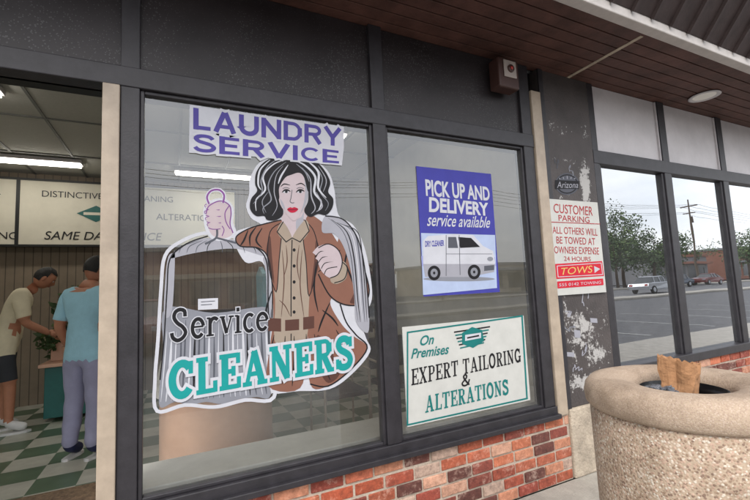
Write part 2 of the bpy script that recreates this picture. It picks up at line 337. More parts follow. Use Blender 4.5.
for i,(xa,xb,y) in enumerate([(-2.5,-1.3,2.2),(-2.3,-1.08,4.25),(.0,1.2,4.25),(.6,1.8,2.2)]):
    r=root("fluorescent_light"); b=MB(); b.box(xa,xb,y-.09,y+.09,3.14,3.186); b.obj("housing",['white'],r,False,.004)
    b=MB(); b.box(xa+.02,xb-.02,y-.07,y+.07,3.115,3.139); b.obj("diffuser",['tube'],r)
bx("display_ledge",-.2,2.75,.121,.45,.44,.50,'ledge',B,.006)
bx("ledge_front",-.2,2.75,.40,.44,0,.44,'inwall',B)
sf=MB(); y=-.62
while y<-.001:
    sf.box(-3.3,9.2,y+.004,min(y+.086,0.04),SO,SO+.02); y+=.09
sf.obj("soffit_planks",['soffit'],B,False,.003)
bx("soffit_backing",-3.3,9.2,-.63,.04,SO+.021,SO+.06,'black',B)
bx("soffit_seam_strip",2.76,2.79,-.60,-.03,SO-.004,SO-.0005,'stucco',B)
bx("fascia_board",-3.3,9.2,-.70,-.631,SO-.02,SO+.05,'fascia',B,.006)
rb=MB(); 
rb.add([(-3.3,-.705,SO+.04),(9.2,-.705,SO+.04),(9.2,-1.25,SO+.75),(-3.3,-1.25,SO+.75)],[(0,1,2,3)])
rb.add([(-3.3,-1.25,SO+.75),(9.2,-1.25,SO+.75),(9.2,.3,4.35),(-3.3,.3,4.35)],[(0,1,2,3)])
x=-3.3
while x<9.2:
    rb.add([(x,-.70,SO+.04),(x+.02,-.70,SO+.04),(x+.02,-1.25,SO+.75),(x,-1.25,SO+.75),(x,-.718,SO+.02),(x+.02,-.718,SO+.02),(x+.02,-1.268,SO+.735),(x,-1.268,SO+.735)],[(4,5,6,7),(0,4,7,3),(1,2,6,5),(0,1,5,4),(3,7,6,2)]); x+=.2
rb.obj("ribbed_metal_awning",['ribs'],B)
r=root("recessed_ceiling_light"); b=MB(); b.lathe([(.115,-.006),(.12,-.012),(.10,-.018),(.085,-.006)],(4.25,-.26,SO),32); b.obj("trim_ring",['white'],r,True)
b=MB(); b.lathe([(.001,-.008),(.086,-.008)],(4.25,-.26,SO),32); b.obj("lens",['lens'],r)
A=root("fire_alarm_bell_box"); b=MB(); b.box(1.95,2.13,-.14,-.041,2.66,2.87); b.obj("housing",['redbox'],A,False,.012)
b=MB(); b.box(1.99,2.10,-.150,-.141,2.73,2.85); b.obj("plate",['lightpl'],A,False,.006)
b=MB(); b.cyl((2.045,-.151,2.79),(2.045,-.160,2.79),.028,.026,20,2); b.cyl((2.045,-.161,2.79),(2.045,-.168,2.79),.012,.01,12,0); b.obj("strobe",['red','black','redbox'],A,True)
b=MB(); b.cyl((2.16,-.03,2.76),(2.16,-.03,2.925),.008,.008,8); b.obj("conduit",['alu'],A)
# ------------------------------------------------------------ flat artwork
def crs(pts,closed=True,k=5):
    n=len(pts); out=[]
    rng=range(n) if closed else range(n-1)
    for i in rng:
        g=lambda j: pts[j%n] if closed else pts[max(0,min(n-1,j))]
        p0,p1,p2,p3=g(i-1),g(i),g(i+1),g(i+2)
        for s in range(k):
            t=s/k
            out.append(tuple(.5*((2*p1[a])+(-p0[a]+p2[a])*t+(2*p0[a]-5*p1[a]+4*p2[a]-p3[a])*t*t+(-p0[a]+3*p1[a]-3*p2[a]+p3[a])*t**3) for a in(0,1)))
    if not closed: out.append(pts[-1])
    return out
def strip(pts,w,ext=0,taper=False):
    pts=[Vector(p) for p in pts]
    closed=(pts[0]-pts[-1]).length<1e-6 and len(pts)>3
    if closed: pts=pts[:-1]
    n=len(pts)
    if ext and not closed:
        pts[0]=pts[0]-(pts[1]-pts[0]).normalized()*ext; pts[-1]=pts[-1]+(pts[-1]-pts[-2]).normalized()*ext
    L=[];Rr=[]
    for i in range(n):
        if closed: a=(pts[i]-pts[i-1]);b=(pts[(i+1)%n]-pts[i])
        else:
            a=(pts[i]-pts[i-1]) if i>0 else (pts[1]-pts[0]); b=(pts[i+1]-pts[i]) if i<n-1 else (pts[-1]-pts[-2])
        a=a.normalized();b=b.normalized(); t=(a+b)
        t=t.normalized() if t.length>1e-6 else a
        nn=Vector((-t.y,t.x)); c=max(.5,nn.dot(Vector((-a.y,a.x))))
        ww=w/2/c*(1 if not taper else (.25+.75*math.sin(math.pi*i/(n-1))))
        L.append(pts[i]+nn*ww);Rr.append(pts[i]-nn*ww)
    qs=[]
    for i in range(n if closed else n-1):
        j=(i+1)%n; qs.append([L[i],L[j],Rr[j],Rr[i]])
    return qs
class Art:
    def __init__(s,Y,mats): s.Y=Y; s.mb=MB(); s.mats=mats
    def face(s,pts,m,layer):
        y=s.Y-layer*.00025
        s.mb.add([(p[0],y,p[1]) for p in pts],[tuple(range(len(pts)))],s.mats.index(m))
    def P(s,pts,m,layer,smooth=True):
        if smooth: pts=crs(pts)
        s.face([W(p,s.Y) for p in pts],m,layer)
    def Ln(s,pts,w,m,layer,smooth=True,taper=False,closed=False):
        if smooth: pts=crs(pts,closed)
        if closed: pts=pts+[pts[0]]
        for i,q in enumerate(strip(pts,w,0,taper)): s.face([W(p,s.Y) for p in q],m,layer+.004*i)
    def E(s,c,rx,ry,m,layer,rot=0):
        s.P([(c[0]+rx*math.cos(t)*math.cos(rot)-ry*math.sin(t)*math.sin(rot),c[1]+rx*math.cos(t)*math.sin(rot)+ry*math.sin(t)*math.cos(rot)) for t in [i*math.pi/10 for i in range(20)]],m,layer,False)
    def qmap(s,quad):
        TL,TR,BR,BL=[Vector(W(p,s.Y)) for p in quad]
        return lambda u,v: (BL*(1-u)+BR*u)*(1-v)+(TL*(1-u)+TR*u)*v
    def stext(s,txt,quad,m,wt,layer,outl=None,thin=.6,G=None,gap=.06):
        G=G or GL
        f=s.qmap(quad); x=0; items=[]
        for ch in txt:
            if ch==' ': x+=.4; continue
            w,st=G[ch]; items.append((x,st)); x+=w+gap
        T=x-gap
        for passn,(mm,extra,lay) in enumerate(([(outl[0],outl[1],layer-3.2)] if outl else [])+[(m,0,layer)]):
            for li,(x0,st) in enumerate(items):
                c0=(li%2)*1.5 if passn==0 and outl else 0
                for k,(pts,kind) in enumerate(st):
                    ww=(wt if kind=='T' else wt*thin)+extra*2
                    for qi,q in enumerate(strip(pts,ww,extra)):
                        s.face([tuple(f((p[0]+x0)/T,p[1])) for p in q],mm,lay+c0+k*.13+qi*.017)
    def btext(s,txt,quad,m,off,layer,shear=0,outl=None,space=1):
        f=s.qmap(quad)
        def get(o):
            c=bpy.data.curves.new("t",'FONT'); c.body=txt; c.size=1; c.offset=o; c.shear=shear; c.space_character=space; c.resolution_u=4
            ob=bpy.data.objects.new("t",c); scene.collection.objects.link(ob); bpy.context.view_layer.update()
            me=bpy.data.meshes.new_from_object(ob.evaluated_get(bpy.context.evaluated_depsgraph_get()))
            vs=[v.co.copy() for v in me.vertices]; fs=[tuple(p.vertices) for p in me.polygons]
            bpy.data.objects.remove(ob); bpy.data.meshes.remove(me); return vs,fs
        vs,fs=get(off); x0=min(v.x for v in vs);x1=max(v.x for v in vs);y0=min(v.y for v in vs);y1=max(v.y for v in vs)
        out=[]
        for v in vs:
            q=f((v.x-x0)/(x1-x0),(v.y-y0)/(y1-y0)); out.append((q.x,s.Y-layer*.00025,q.y))
        s.mb.add(out,fs,s.mats.index(m))
    def done(s,name,parent=None): return s.mb.obj(name,s.mats,parent)
def arc(cx,cy,rx,ry,a0,a1,n=14): return [(cx+rx*math.cos(math.radians(a0+(a1-a0)*i/n)),cy+ry*math.sin(math.radians(a0+(a1-a0)*i/n))) for i in range(n+1)]
SER=lambda a,b,y:([(a,y),(b,y)],'t')
Scv=crs([(.57,.74),(.5,.88),(.35,.93),(.2,.88),(.14,.74),(.22,.6),(.38,.51),(.54,.4),(.6,.25),(.52,.1),(.34,.05),(.18,.1),(.12,.26)],False,3)
GL={
'C':(.72,[(arc(.4,.5,.28,.43,40,320,22),'T'),([(.65,.62),(.65,.97)],'t')]),
'G':(.76,[(arc(.4,.5,.28,.43,40,330,22),'T'),([(.65,.62),(.65,.97)],'t'),([(.64,.03),(.64,.42)],'T'),SER(.48,.78,.42)]),
'L':(.64,[([(.2,.02),(.2,.98)],'T'),SER(.03,.38,.95),SER(.03,.6,.06),([(.6,.0),(.6,.32)],'t')]),
'E':(.68,[([(.2,.02),(.2,.98)],'T'),SER(.03,.62,.94),SER(.03,.64,.06),SER(.2,.46,.5),([(.62,.7),(.62,1)],'t'),([(.64,0),(.64,.32)],'t'),([(.47,.36),(.47,.64)],'t')]),
'A':(.84,[([(.16,.04),(.40,.98)],'t'),([(.40,.98),(.66,.04)],'T'),SER(.22,.58,.32),SER(.02,.32,.05),SER(.5,.84,.05)]),
'N':(.82,[([(.17,.02),(.17,.98)],'t'),([(.17,.96),(.64,.04)],'T'),([(.65,.02),(.65,.98)],'t'),SER(.02,.32,.95),SER(.02,.34,.05),SER(.5,.8,.95)]),
'R':(.76,[([(.2,.02),(.2,.98)],'T'),([(.03,.94),(.4,.94)]+arc(.42,.73,.18,.21,80,-80,8)+[(.2,.5)],'t'),([(.58,.88),(.58,.6)],'T'),([(.38,.5),(.6,.05)],'T'),SER(.03,.38,.05),SER(.5,.76,.05)]),
'P':(.68,[([(.2,.02),(.2,.98)],'T'),([(.03,.94),(.4,.94)]+arc(.42,.71,.18,.23,80,-80,8)+[(.2,.46)],'t'),([(.58,.86),(.58,.58)],'T'),SER(.03,.38,.05)]),
'S':(.72,[(Scv,'T'),([(.62,.66),(.62,.97)],'t'),([(.09,.02),(.09,.32)],'t')]),
'T':(.72,[([(.36,.02),(.36,.94)],'T'),SER(.04,.68,.94),([(.06,.68),(.06,1)],'t'),([(.66,.68),(.66,1)],'t'),SER(.18,.54,.05)]),
'X':(.76,[([(.14,.95),(.6,.05)],'T'),([(.6,.95),(.14,.05)],'t'),SER(.0,.3,.95),SER(.45,.74,.95),SER(.0,.3,.05),SER(.45,.74,.05)]),
'I':(.38,[([(.19,.02),(.19,.98)],'T'),SER(.02,.36,.95),SER(.02,.36,.05)]),
'O':(.78,[(arc(.39,.5,.29,.44,0,360,26),'T')]),
'&':(.86,[(crs([(.8,.5),(.66,.15),(.4,.04),(.16,.12),(.12,.3),(.3,.48),(.5,.66),(.52,.84),(.38,.95),(.25,.84),(.3,.64),(.5,.36),(.78,.04)],False,3),'T')]),
'1':(.66,[(crs([(.52,.72),(.5,.9),(.34,.96),(.18,.88),(.14,.7),(.26,.52),(.44,.38),(.54,.2),(.44,.03),(.26,-.04),(.1,.06),(.06,.22)],False,3),'T')]),
'e':(.5,[(arc(.26,.3,.2,.3,10,320,18),'T'),SER(.08,.46,.34)]),
'r':(.44,[([(.14,.0),(.14,.6)],'T'),(arc(.3,.38,.15,.2,170,40,8),'T'),SER(.0,.28,.01),SER(.02,.14,.59)]),
'v':(.5,[([(.1,.6),(.26,.02)],'T'),([(.44,.6),(.26,.02)],'t'),SER(.0,.2,.59),SER(.34,.54,.59)]),
'i':(.28,[([(.14,.0),(.14,.6)],'T'),([(.14,.74),(.14,.88)],'T'),SER(.02,.28,.01),SER(.02,.14,.59)]),
'c':(.46,[(arc(.26,.3,.2,.3,50,310,16),'T')]),
}
Ssn=crs([(.78,.74),(.66,.86),(.45,.89),(.24,.85),(.15,.72),(.26,.59),(.48,.52),(.7,.44),(.82,.3),(.72,.15),(.48,.1),(.24,.14),(.11,.27)],False,3)
GN={
'L':(.74,[([(.12,0),(.12,1)],'T'),([(.12,.1),(.74,.1)],'t')]),
'A':(1.04,[([(.12,0),(.5,.97)],'T'),([(.54,.97),(.92,0)],'T'),([(.26,.28),(.78,.28)],'t')]),
'U':(.94,[([(.12,1),(.12,.4)]+arc(.47,.4,.35,.3,180,360,12)+[(.82,1)],'T')]),
'N':(.98,[([(.12,0),(.12,1)],'T'),([(.12,.92),(.86,.08)],'T'),([(.86,0),(.86,1)],'T')]),
'D':(.96,[([(.12,0),(.12,1)],'T'),([(.12,.9),(.45,.9)]+arc(.47,.5,.37,.4,80,-80,12)+[(.12,.1)],'t'),([(.83,.72),(.83,.28)],'T')]),
'R':(.94,[([(.12,0),(.12,1)],'T'),([(.12,.9),(.5,.9)]+arc(.55,.69,.26,.21,80,-80,8)+[(.12,.47)],'t'),([(.5,.47),(.84,0)],'T')]),
'Y':(.98,[([(.08,1),(.49,.45)],'T'),([(.9,1),(.49,.45)],'T'),([(.49,0),(.49,.5)],'T')]),
'S':(.92,[(Ssn,'t')]),
'E':(.84,[([(.12,0),(.12,1)],'T'),([(.12,.9),(.8,.9)],'t'),([(.12,.5),(.72,.5)],'t'),([(.12,.1),(.82,.1)],'t')]),
'V':(1.0,[([(.1,1),(.5,.05)],'T'),([(.9,1),(.5,.05)],'T')]),
'I':(.26,[([(.13,0),(.13,1)],'T')]),
'C':(.94,[(arc(.5,.5,.38,.39,42,318,20),'t')]),
}
DM=['v_white','v_purple','v_teal','v_black','v_coat','v_coatd','v_face','v_shirt','v_red','v_grey','v_greyd','v_cape','v_pink']
a=Art(-.002,DM)
for t,q in(("LAUNDRY",[(193,108),(341,129),(341,147),(193,129.5)]),("SERVICE",[(192,133),(339,151),(339,164),(192,152)])):
    a.stext(t,q,'v_purple',.225,26,outl=('v_white',.12),thin=.8,G=GN,gap=.1)
a.P([(189.5,105.5),(230,111),(290,119.5),(343.5,127),(343.5,148),(341.5,166),(300,161.5),(250,156.5),(189,153)],'v_white',20,False)
a.P([(289,154),(273,155),(259,163),(250,178),(249,194),(246,206),(251,218),(261,225),(246,228),(233,236),(245,262),(262,262),(268,285),(268,330),(262,345),(266,390),(300,391),(330,389),(352,374),(370,352),(366,338),(360,318),(370,305),(372,290),(368,262),(361,238),(352,224),(340,217),(336,205),(334,188),(327,170),(308,156)],'v_white',4)
bag=[(207,233),(182,241),(165,256),(161,290),(158,340),(155,380),(157,411),(185,405),(215,407),(245,400),(274,397),(274,350),(273,300),(272,262),(262,246),(240,238)]
a.Ln(bag,3.6,'v_white',5,closed=True)
a.Ln([(208,236),(186,244),(170,259),(167,290),(164,340),(160,380)],1.3,'v_black',7)
a.Ln([(236,240),(258,249),(267,264),(268,300),(269,345)],1.3,'v_black',7)
a.P([(166,308),(163,345),(160,380),(160,407),(175,402),(190,405),(206,402),(222,404),(240,399),(256,397),(271,394),(270,340),(270,308),(215,313)],'v_grey',4.5)
a.P([(198,299),(218,298),(218,309),(198,310)],'v_white',4.8,False); a.Ln([(201,302),(215,301)],.8,'v_greyd',5.2,False); a.Ln([(201,305),(212,304.4)],.8,'v_greyd',5.2,False)
rn=random.Random(4)
for i in range(22):
    x=165+i*4.9; dx=(x-215)*.04
    a.Ln([(x-dx,336-rn.random()*20),(x-.8+rn.random()*1.6,365),(x+dx*2-1+rn.random()*2,402-i*.4)],.9+rn.random()*1.7,rn.choice(['v_white','v_white','v_greyd','v_greyd','v_black']),6+.05*i,taper=True)
a.P([(167,262),(173,253),(175,256),(172,310),(164,313)],'v_cape',5.2); a.P([(263,258),(269,264),(271,309),(267,309),(266,275)],'v_cape',5.2)
a.P([(206,238),(188,244),(170,258),(190,254),(214,250),(238,249),(264,256),(252,245),(235,240)],'v_cape',5.2)
for x in(183,190,198,208,222,232,242,252): a.Ln([(x+(218-x)*.45,240.5),(x,246),(x-(218-x)*.12,253)],.8,'v_greyd' if x%4 else 'v_black',7,taper=True)
hook=[(209,204),(207,197),(211,191),(219,190),(224,195),(223,203)]
a.Ln(hook,4.0,'v_white',8.6); a.Ln(hook,1.8,'v_pink',9)
a.P([(203,214),(205,205),(212,200),(222,198),(230,202),(234,210),(233,222),(236,232),(228,240),(214,240),(206,232)],'v_white',6.5)
a.P([(206,214),(209,206),(220,201),(229,205),(231,213),(230,224),(233,233),(226,238),(215,237),(209,230)],'v_face',7)
for i,(yy,l) in enumerate(((205.5,9.5),(212,10.5),(218.5,10),(224.5,8.5))):
    a.E((213.5+i*.5,yy+1),l*.82,3.4,'v_face',7.5+i*.4,.12); a.Ln([(213+i*.5-l*.75,yy+3.2),(213+i*.5-l*.2,yy+4.8),(213+i*.5+l*.7,yy+4.4)],.8,'v_pink',7.7+i*.4)
    a.Ln([(213+i*.5-l*.78,yy+2),(213+i*.5-l*.86,yy-.4),(213+i*.5-l*.5,yy-2.2)],.7,'v_pink',7.75+i*.4)
a.Ln([(229,206),(225,213),(226,222),(230,229)],1,'v_pink',9.2); a.Ln([(222,236),(224,230),(222,226)],.9,'v_pink',9.2)
a.Ln([(206,214),(209,206),(220,201),(229,205),(231,213),(230,224),(233,233)],1.1,'v_pink',9.2)
a.Ln([(217,229),(216,238),(205,244)],2.2,'v_greyd',7.2); a.Ln([(217,238),(236,243)],2,'v_greyd',7.2,smooth=False)
# coat
a.P([(281,220),(264,224),(248,229),(236,237),(240,246),(258,248),(268,258),(272,285),(273,320),(270,345),(268,386),(300,388),(306,350),(312,300),(312,250),(304,226)],'v_coat',8)
a.P([(306,218),(322,222),(336,240),(346,262),(340,290),(330,302),(340,322),(352,335),(367,348),(350,370),(328,386),(310,384),(308,330),(308,270)],'v_coat',8.05)
a.P([(344,222),(355,238),(362,262),(369,290),(363,303),(346,305),(330,296),(318,274),(330,262),(338,240)],'v_coat',8.4)
a.P([(276,228),(270,250),(275,300),(276,345),(304,346),(309,300),(311,255),(305,229),(292,240)],'v_shirt',9)
for (p) in ([(283,222),(270,232),(268,262),(276,292),(279,260),(281,240)],[(304,220),(314,232),(318,258),(309,296),(306,262),(303,238)]): a.P(p,'v_coat',9.6); a.Ln(p+[p[0]],.9,'v_black',10)
a.P([(270,236),(266,250),(268,262),(274,284),(272,258)],'v_coatd',9.7); a.P([(316,240),(320,258),(311,290),(314,262)],'v_coatd',9.7)
a.P([(284,212),(283,228),(292,239),(302,228),(306,208)],'v_face',10); a.P([(296,221),(301,217),(304,212),(302,226),(297,233)],'v_cape',10.2)
a.P([(283,222),(277,232),(286,242),(292,238)],'v_shirt',10.6);a.P([(305,220),(309,231),(300,242),(292,238)],'v_shirt',10.6)
a.Ln([(283,222),(277,232),(286,242),(292,238),(300,242),(309,231),(305,220)],1,'v_black',11,smooth=False)
a.Ln([(292,239),(291,280),(291,345)],1.0,'v_black',10)
for y in(250,266,282,298,312): a.E((294,y),1.5,1.7,'v_black',10.5)
for p in([(282,250),(284,280),(281,318)],[(302,250),(300,285),(304,318)],[(286,245),(287,262),(284,276)],[(299,245),(297,264),(299,280)],[(279,300),(285,306),(290,316)]): a.Ln(p,1,'v_coatd',10.2,taper=True)
a.P([(268,318),(290,319),(314,316),(314,328),(290,332),(268,331)],'v_coatd',11,False); a.P([(281,317),(303,316),(303,333),(281,334)],'v_shirt',11.6,False); a.P([(285,320),(299,319),(299,330),(285,331)],'v_coatd',12,False)
for p in([(262,228),(256,240),(262,248)],[(272,290),(266,310),(270,318)],[(274,335),(270,358),(272,378)],[(314,334),(320,356),(330,380)],[(330,302),(322,320),(318,332)],[(345,262),(352,280),(361,300)],[(340,250),(330,262),(318,272)],[(352,240),(346,256),(344,270)],[(306,334),(306,360),(302,380)],[(285,336),(284,360),(282,384)],[(336,330),(344,346),(346,364)],[(248,230),(244,240),(240,246)],[(256,227),(250,236),(250,246)],[(294,336),(294,360),(292,386)],[(322,310),(332,318),(338,326)],[(316,262),(314,290),(318,312)]):
    a.Ln(p,1.8,'v_black',12,taper=True)
a.P([(318,335),(330,350),(340,372),(328,383),(318,368),(313,350)],'v_coatd',9.2)
a.P([(350,262),(358,280),(364,300),(350,303),(354,290)],'v_coatd',9.4)
a.Ln([(281,220),(264,224),(248,229),(236,237),(240,246),(258,248),(268,258),(272,285),(272,318)],1.2,'v_black',11)
a.Ln([(344,222),(355,238),(362,262),(369,290),(363,303),(346,305),(330,296),(318,274)],1.3,'v_black',11)
a.Ln([(340,304),(346,322),(356,335),(367,348),(350,370),(328,386),(310,384)],1.3,'v_black',11)
a.P([(325,216),(342,219),(354,232),(361,250),(366,280),(369,318),(367,333),(356,322),(354,296),(350,268),(343,246),(334,234),(322,232)],'v_cape',12.5)
for k in range(5): a.Ln([(328+k*3,218+k*1.5),(343+k*3.6,232),(351+k*2.8,258),(355+k*2.6,300),(358+k*2.2,322)],.9+.4*(k%2),['v_greyd','v_black','v_white'][k%3],13+.1*k,taper=True)
a.Ln([(325,216),(342,219),(354,232),(361,250),(366,280),(369,318)],1.2,'v_black',13.6)
a.P([(318,248),(328,244),(338,250),(342,262),(338,274),(330,278),(322,272),(318,262)],'v_face',14)
for i in range(4): a.Ln([(327+i*3,250+i*4.6),(320+i*2.2,248+i*5.8),(314+i*3,254+i*5.8)],4.4,'v_face',14.4+i*.3); a.Ln([(328+i*3,253+i*4.6),(320.5+i*2.2,251.5+i*5.8),(315+i*3,257+i*5.8)],.8,'v_black',14.6+i*.3)
a.Ln([(318,248),(328,244),(338,250),(342,262),(338,274),(330,278)],1,'v_black',16)
a.P([(338,262),(346,264),(346,278),(336,284),(330,279)],'v_shirt',13.8); a.Ln([(342,262),(347,268),(344,279),(334,283)],1,'v_black',14.2)
# hair: rolling waves
a.P([(289,157),(275,157),(263,163),(256,173),(255,184),(257,191),(251,199),(250,209),(256,216),(264,216),(267,220),(276,220),(283,214),(281,200),(280,186),(288,176),(300,173),(307,184),(308,200),(304,211),(310,217),(318,214),(326,215),(332,208),(333,199),(328,192),(330,182),(324,170),(315,161),(303,157)],'v_black',15)
a.P([(284,171),(279,181),(278,192),(279.5,203),(284,211),(291,219.5),(295,220.5),(300,215),(305,206),(308,194),(307.5,181),(303,173),(294,169)],'v_face',15.6)
a.P([(304,176),(308,184),(308,194),(305,205),(300,214),(303.5,203),(305,190)],'v_cape',15.9); a.P([(280,199),(283.5,204),(285,210),(281.5,206)],'v_cape',15.9)
a.P([(289,159),(276,163),(267,175),(267,191),(274,203),(279,199),(279,188),(285,178),(291,175),(299,173),(304,178),(308,192),(313,184),(312,172),(304,163)],'v_black',16.2)
hs_=[[(289,159),(274,164),(263,176),(265,190),(256,200),(256,211)],[(286,162),(274,172),(268,186),(271,200),(263,208),(264,214)],[(283,166),(276,176),(274,192),(277,206),(272,216)],[(292,160),(304,165),(315,177),(314,192),(321,202),(318,211)],[(297,158),(313,165),(322,178),(320,192),(328,203),(325,211)],[(302,168),(310,179),(311,196),(315,208),(311,214)],[(270,160),(260,170),(258,184),(261,190)],[(280,158),(268,166),(261,180),(262,192),(253,204)],[(318,166),(326,180),(323,192)],[(306,160),(318,172),(318,188),(326,198)],[(268,192),(262,202),(266,213)],[(316,192),(322,206),(316,212)],[(288,165),(281,176),(278,184)],[(296,164),(305,172),(309,182)]]
for k,p in enumerate(hs_): a.Ln(p,.9+.9*(k%3==0)+.4*(k%2),['v_white','v_grey','v_cape'][k%3],16.6+.08*k,taper=True)
for cx in(285.8,299.8): 
    a.E((cx,192.2),2.8,1.1,'v_white',17.9); a.E((cx+.3,192),1.4,1.25,'v_black',18.2); a.Ln([(cx-4,192.6),(cx-1.4,190.4),(cx+1.8,190.3),(cx+4.4,191.6)],1.8,'v_black',18.5,taper=True); a.Ln([(cx-3.4,188.8),(cx,187.6),(cx+3.6,188.8)],.6,'v_greyd',18.5)
a.Ln([(280.4,187),(284,184.2),(290,185.4)],1.1,'v_black',18.5,taper=True); a.Ln([(295.6,185.2),(301,183.6),(305.4,186.6)],1.1,'v_black',18.5,taper=True)
a.Ln([(291.8,190),(290.8,198),(289.8,201.4),(291.6,203),(294,202.8)],.7,'v_greyd',18.5)
a.P([(287,209.4),(290,207.4),(291.9,208),(294.4,207.3),(298,209.2),(295.4,212),(292,212.9),(289,211.9)],'v_red',18.5); a.Ln([(287.4,209.6),(292,209.9),(297.6,209.3)],.5,'v_black',18.9)
# lettering
a.stext("1ervice",[(170,309),(268,302),(268,329),(170,340)],'v_black',.125,22,outl=('v_white',.035),thin=.5)
a.stext("CLEANERS",[(168,363),(352,335),(353,367),(168,400)],'v_teal',.215,26,outl=('v_white',.085),thin=.62)
a.done("laundry_window_decal")
def board(name,quad,Y,th,m,parent,grow=0):
    q=[W(p,Y) for p in quad]; x0=(q[0][0]+q[3][0])/2; x1=(q[1][0]+q[2][0])/2; z1=(q[0][1]+q[1][1])/2; z0=(q[2][1]+q[3][1])/2
    return bx(name,x0-grow,x1+grow,Y+.0008,Y+th,z0-grow,z1+grow,m,parent),(x0,x1,z0,z1)
P1=root("delivery_poster"); Y=-.006
o,_=board("sheet",[(417,164),(493,176),(498,291),(423,298)],Y,.003,'v_blue',P1)
a=Art(Y,['v_white','v_blue','v_ltblue','v_black','v_greyd','v_grey','v_lav','v_cape'])
a.btext("PICK UP AND",[(425,179),(489,187),(490,201),(426,196)],'v_white',.03,3)
a.btext("DELIVERY",[(429,197),(488,203),(489,216),(429,212)],'v_white',.035,3)
a.btext("service available",[(427,213),(490,217),(490,228),(427,226)],'v_white',.008,3,shear=.35)
a.P([(421,233),(495,235),(497,288),(423,295)],'v_ltblue',2,False)
a.P([(421,256),(495,257),(496,266),(422,266)],'v_lav',2.4,False)
a.P([(423,262),(423,241),(428,236),(455,234),(473,235),(483,246),(493,251),(495,262),(494,272),(470,277),(425,277)],'v_white',4,False)
a.P([(423,264),(495,264),(494,272),(470,277),(425,277)],'v_cape',4.3,False)
a.P([(458,237),(471,238),(480,247),(460,248)],'v_black',5,False); a.P([(448,237),(456,237),(458,248),(448,248)],'v_greyd',5,False)
a.Ln([(446,235),(446,276)],.6,'v_greyd',5.5,False); a.Ln([(459,235),(460,275)],.6,'v_greyd',5.5,False); a.Ln([(446,254),(492,254)],.5,'v_greyd',5.2,False)
a.E((459,279),36,2.4,'v_grey',3)
for cx,cy in((434,273),(474,272)): a.E((cx,cy),6.4,7.4,'v_black',6); a.E((cx,cy),3.6,4.4,'v_grey',6.6); a.E((cx,cy),1.2,1.5,'v_black',7)
a.E((490,259),3,2.2,'v_grey',6); a.P([(484,266),(494,265),(494,270),(484,271)],'v_greyd',6,False)
a.btext("DRY CLEANER",[(425,241),(444,240),(444,246),(425,247)],'v_blue',.03,6)
a.done("print",P1)
P2=root("tailoring_sign"); Y=-.012
o,_=board("board",[(405,330),(524,313),(530,400),(405,428)],Y,.008,'v_cream',P2)
a=Art(Y,['v_white','v_tealt','v_black','v_redp','v_greyd'])
a.Ln([(407.5,332.5),(522,316),(527,398.5),(407.5,425),(407.5,332.5)],1.6,'v_tealt',2,False)
a.btext("On",[(420,336),(434,334),(434,344),(420,346)],'v_tealt',.02,3,shear=.3); a.btext("Premises",[(411,349),(449,344),(449,354),(411,359)],'v_tealt',.02,3,shear=.3)
for k in range(6): a.P([(454+k*1.2,331.5+k*3.2),(490-k*1.2,326+k*3.2),(490-k*1.2,327.4+k*3.2),(454+k*1.2,332.9+k*3.2)],'v_tealt' if k%2 else 'v_black',3,False)
a.P([(462,333),(472,327),(482,330),(484,341),(473,348),(462,344)],'v_tealt',3.6,False); a.P([(465,335),(481,332.6),(481,338),(465,341)],'v_white',4,False); a.Ln([(467,338),(479,335.6)],1.6,'v_black',4.6,False)
a.stext("EXPERT TAILORING",[(411,369),(520,348),(521,362),(411,386)],'v_black',.16,4,thin=.5)
a.stext("&",[(461,375),(470,373),(470,385),(461,387)],'v_black',.14,4,thin=.6)
a.stext("ALTERATIONS",[(425,396),(508,379),(509,394),(425,413)],'v_tealt',.18,4,thin=.5)
a.done("lettering",P2)
P3=root("customer_parking_sign"); Y=-.048
o,_=board("plate",[(547,198),(598,203),(606,291),(556,297)],Y,.004,'v_cream',P3)
a=Art(Y,['v_white','v_redp','v_redb','v_black','v_blue','v_yel'])
rows=[("CUSTOMER",203,9,.0,6),("PARKING",214,6,.0,10),("ALL OTHERS WILL",226,7,.0,3),("BE TOWED AT",236,7,.0,6),("OWNERS EXPENSE",246,7,.0,3),("24 HOURS",256,4.5,.0,12)]
for t,y,h,of,ins in rows:
    k=(y-198)/97; xl=547+8*k+ins; xr=598+7.5*k-ins; dy=lambda x:(x-547)*(.09-.12*k)
    a.btext(t,[(xl,y+dy(xl)),(xr,y+dy(xr)),(xr+.4,y+h+dy(xr)),(xl+.4,y+h+dy(xl))],'v_redp',of,3)
a.Ln([(551,222),(600,224)],.7,'v_redp',3,False)
a.P([(555,264),(602,261),(604,276),(556,279)],'v_redb',3,False)
a.Ln([(557,266),(601,263),(602.5,274.5),(558,277),(557,266)],.7,'v_white',4,False)
a.btext("TOWS",[(561,268),(592,265.5),(593,272.5),(561,275)],'v_yel',.0,5,shear=.2); a.P([(594,266),(600,269),(594.5,273)],'v_white',5,False)
a.P([(557,281.5),(603,278.5),(603.6,285),(557.6,288.5)],'v_redb',3,False)
a.btext("555 0142 TOWING",[(559,283.5),(601,280.8),(601,283.6),(559,286.6)],'v_white',.0,5)
a.done("lettering",P3)
a=Art(-.0312,['v_grey','v_black','v_cape','v_greyd'])
a.E((567,184),12,11,'v_greyd',2); a.E((567,184),10.8,9.8,'v_black',3); a.E((567,184),9.6,8.6,'v_greyd',3.5); a.P([(555,180),(579,181),(579,189),(555,189)],'v_black',4,False); a.btext("Arizona",[(556.5,181.5),(578,182),(578,188),(557,188)],'v_cape',.0,5,shear=.2)
for k in range(5): a.Ln([(559+k*4,176+abs(k-2)),(560+k*3.6,179)],.8,'v_cape',5,False)
a.done("round_sticker")
a=Art(-.0312,['v_grey','v_cape','v_greyd'])
rg=random.Random(11)
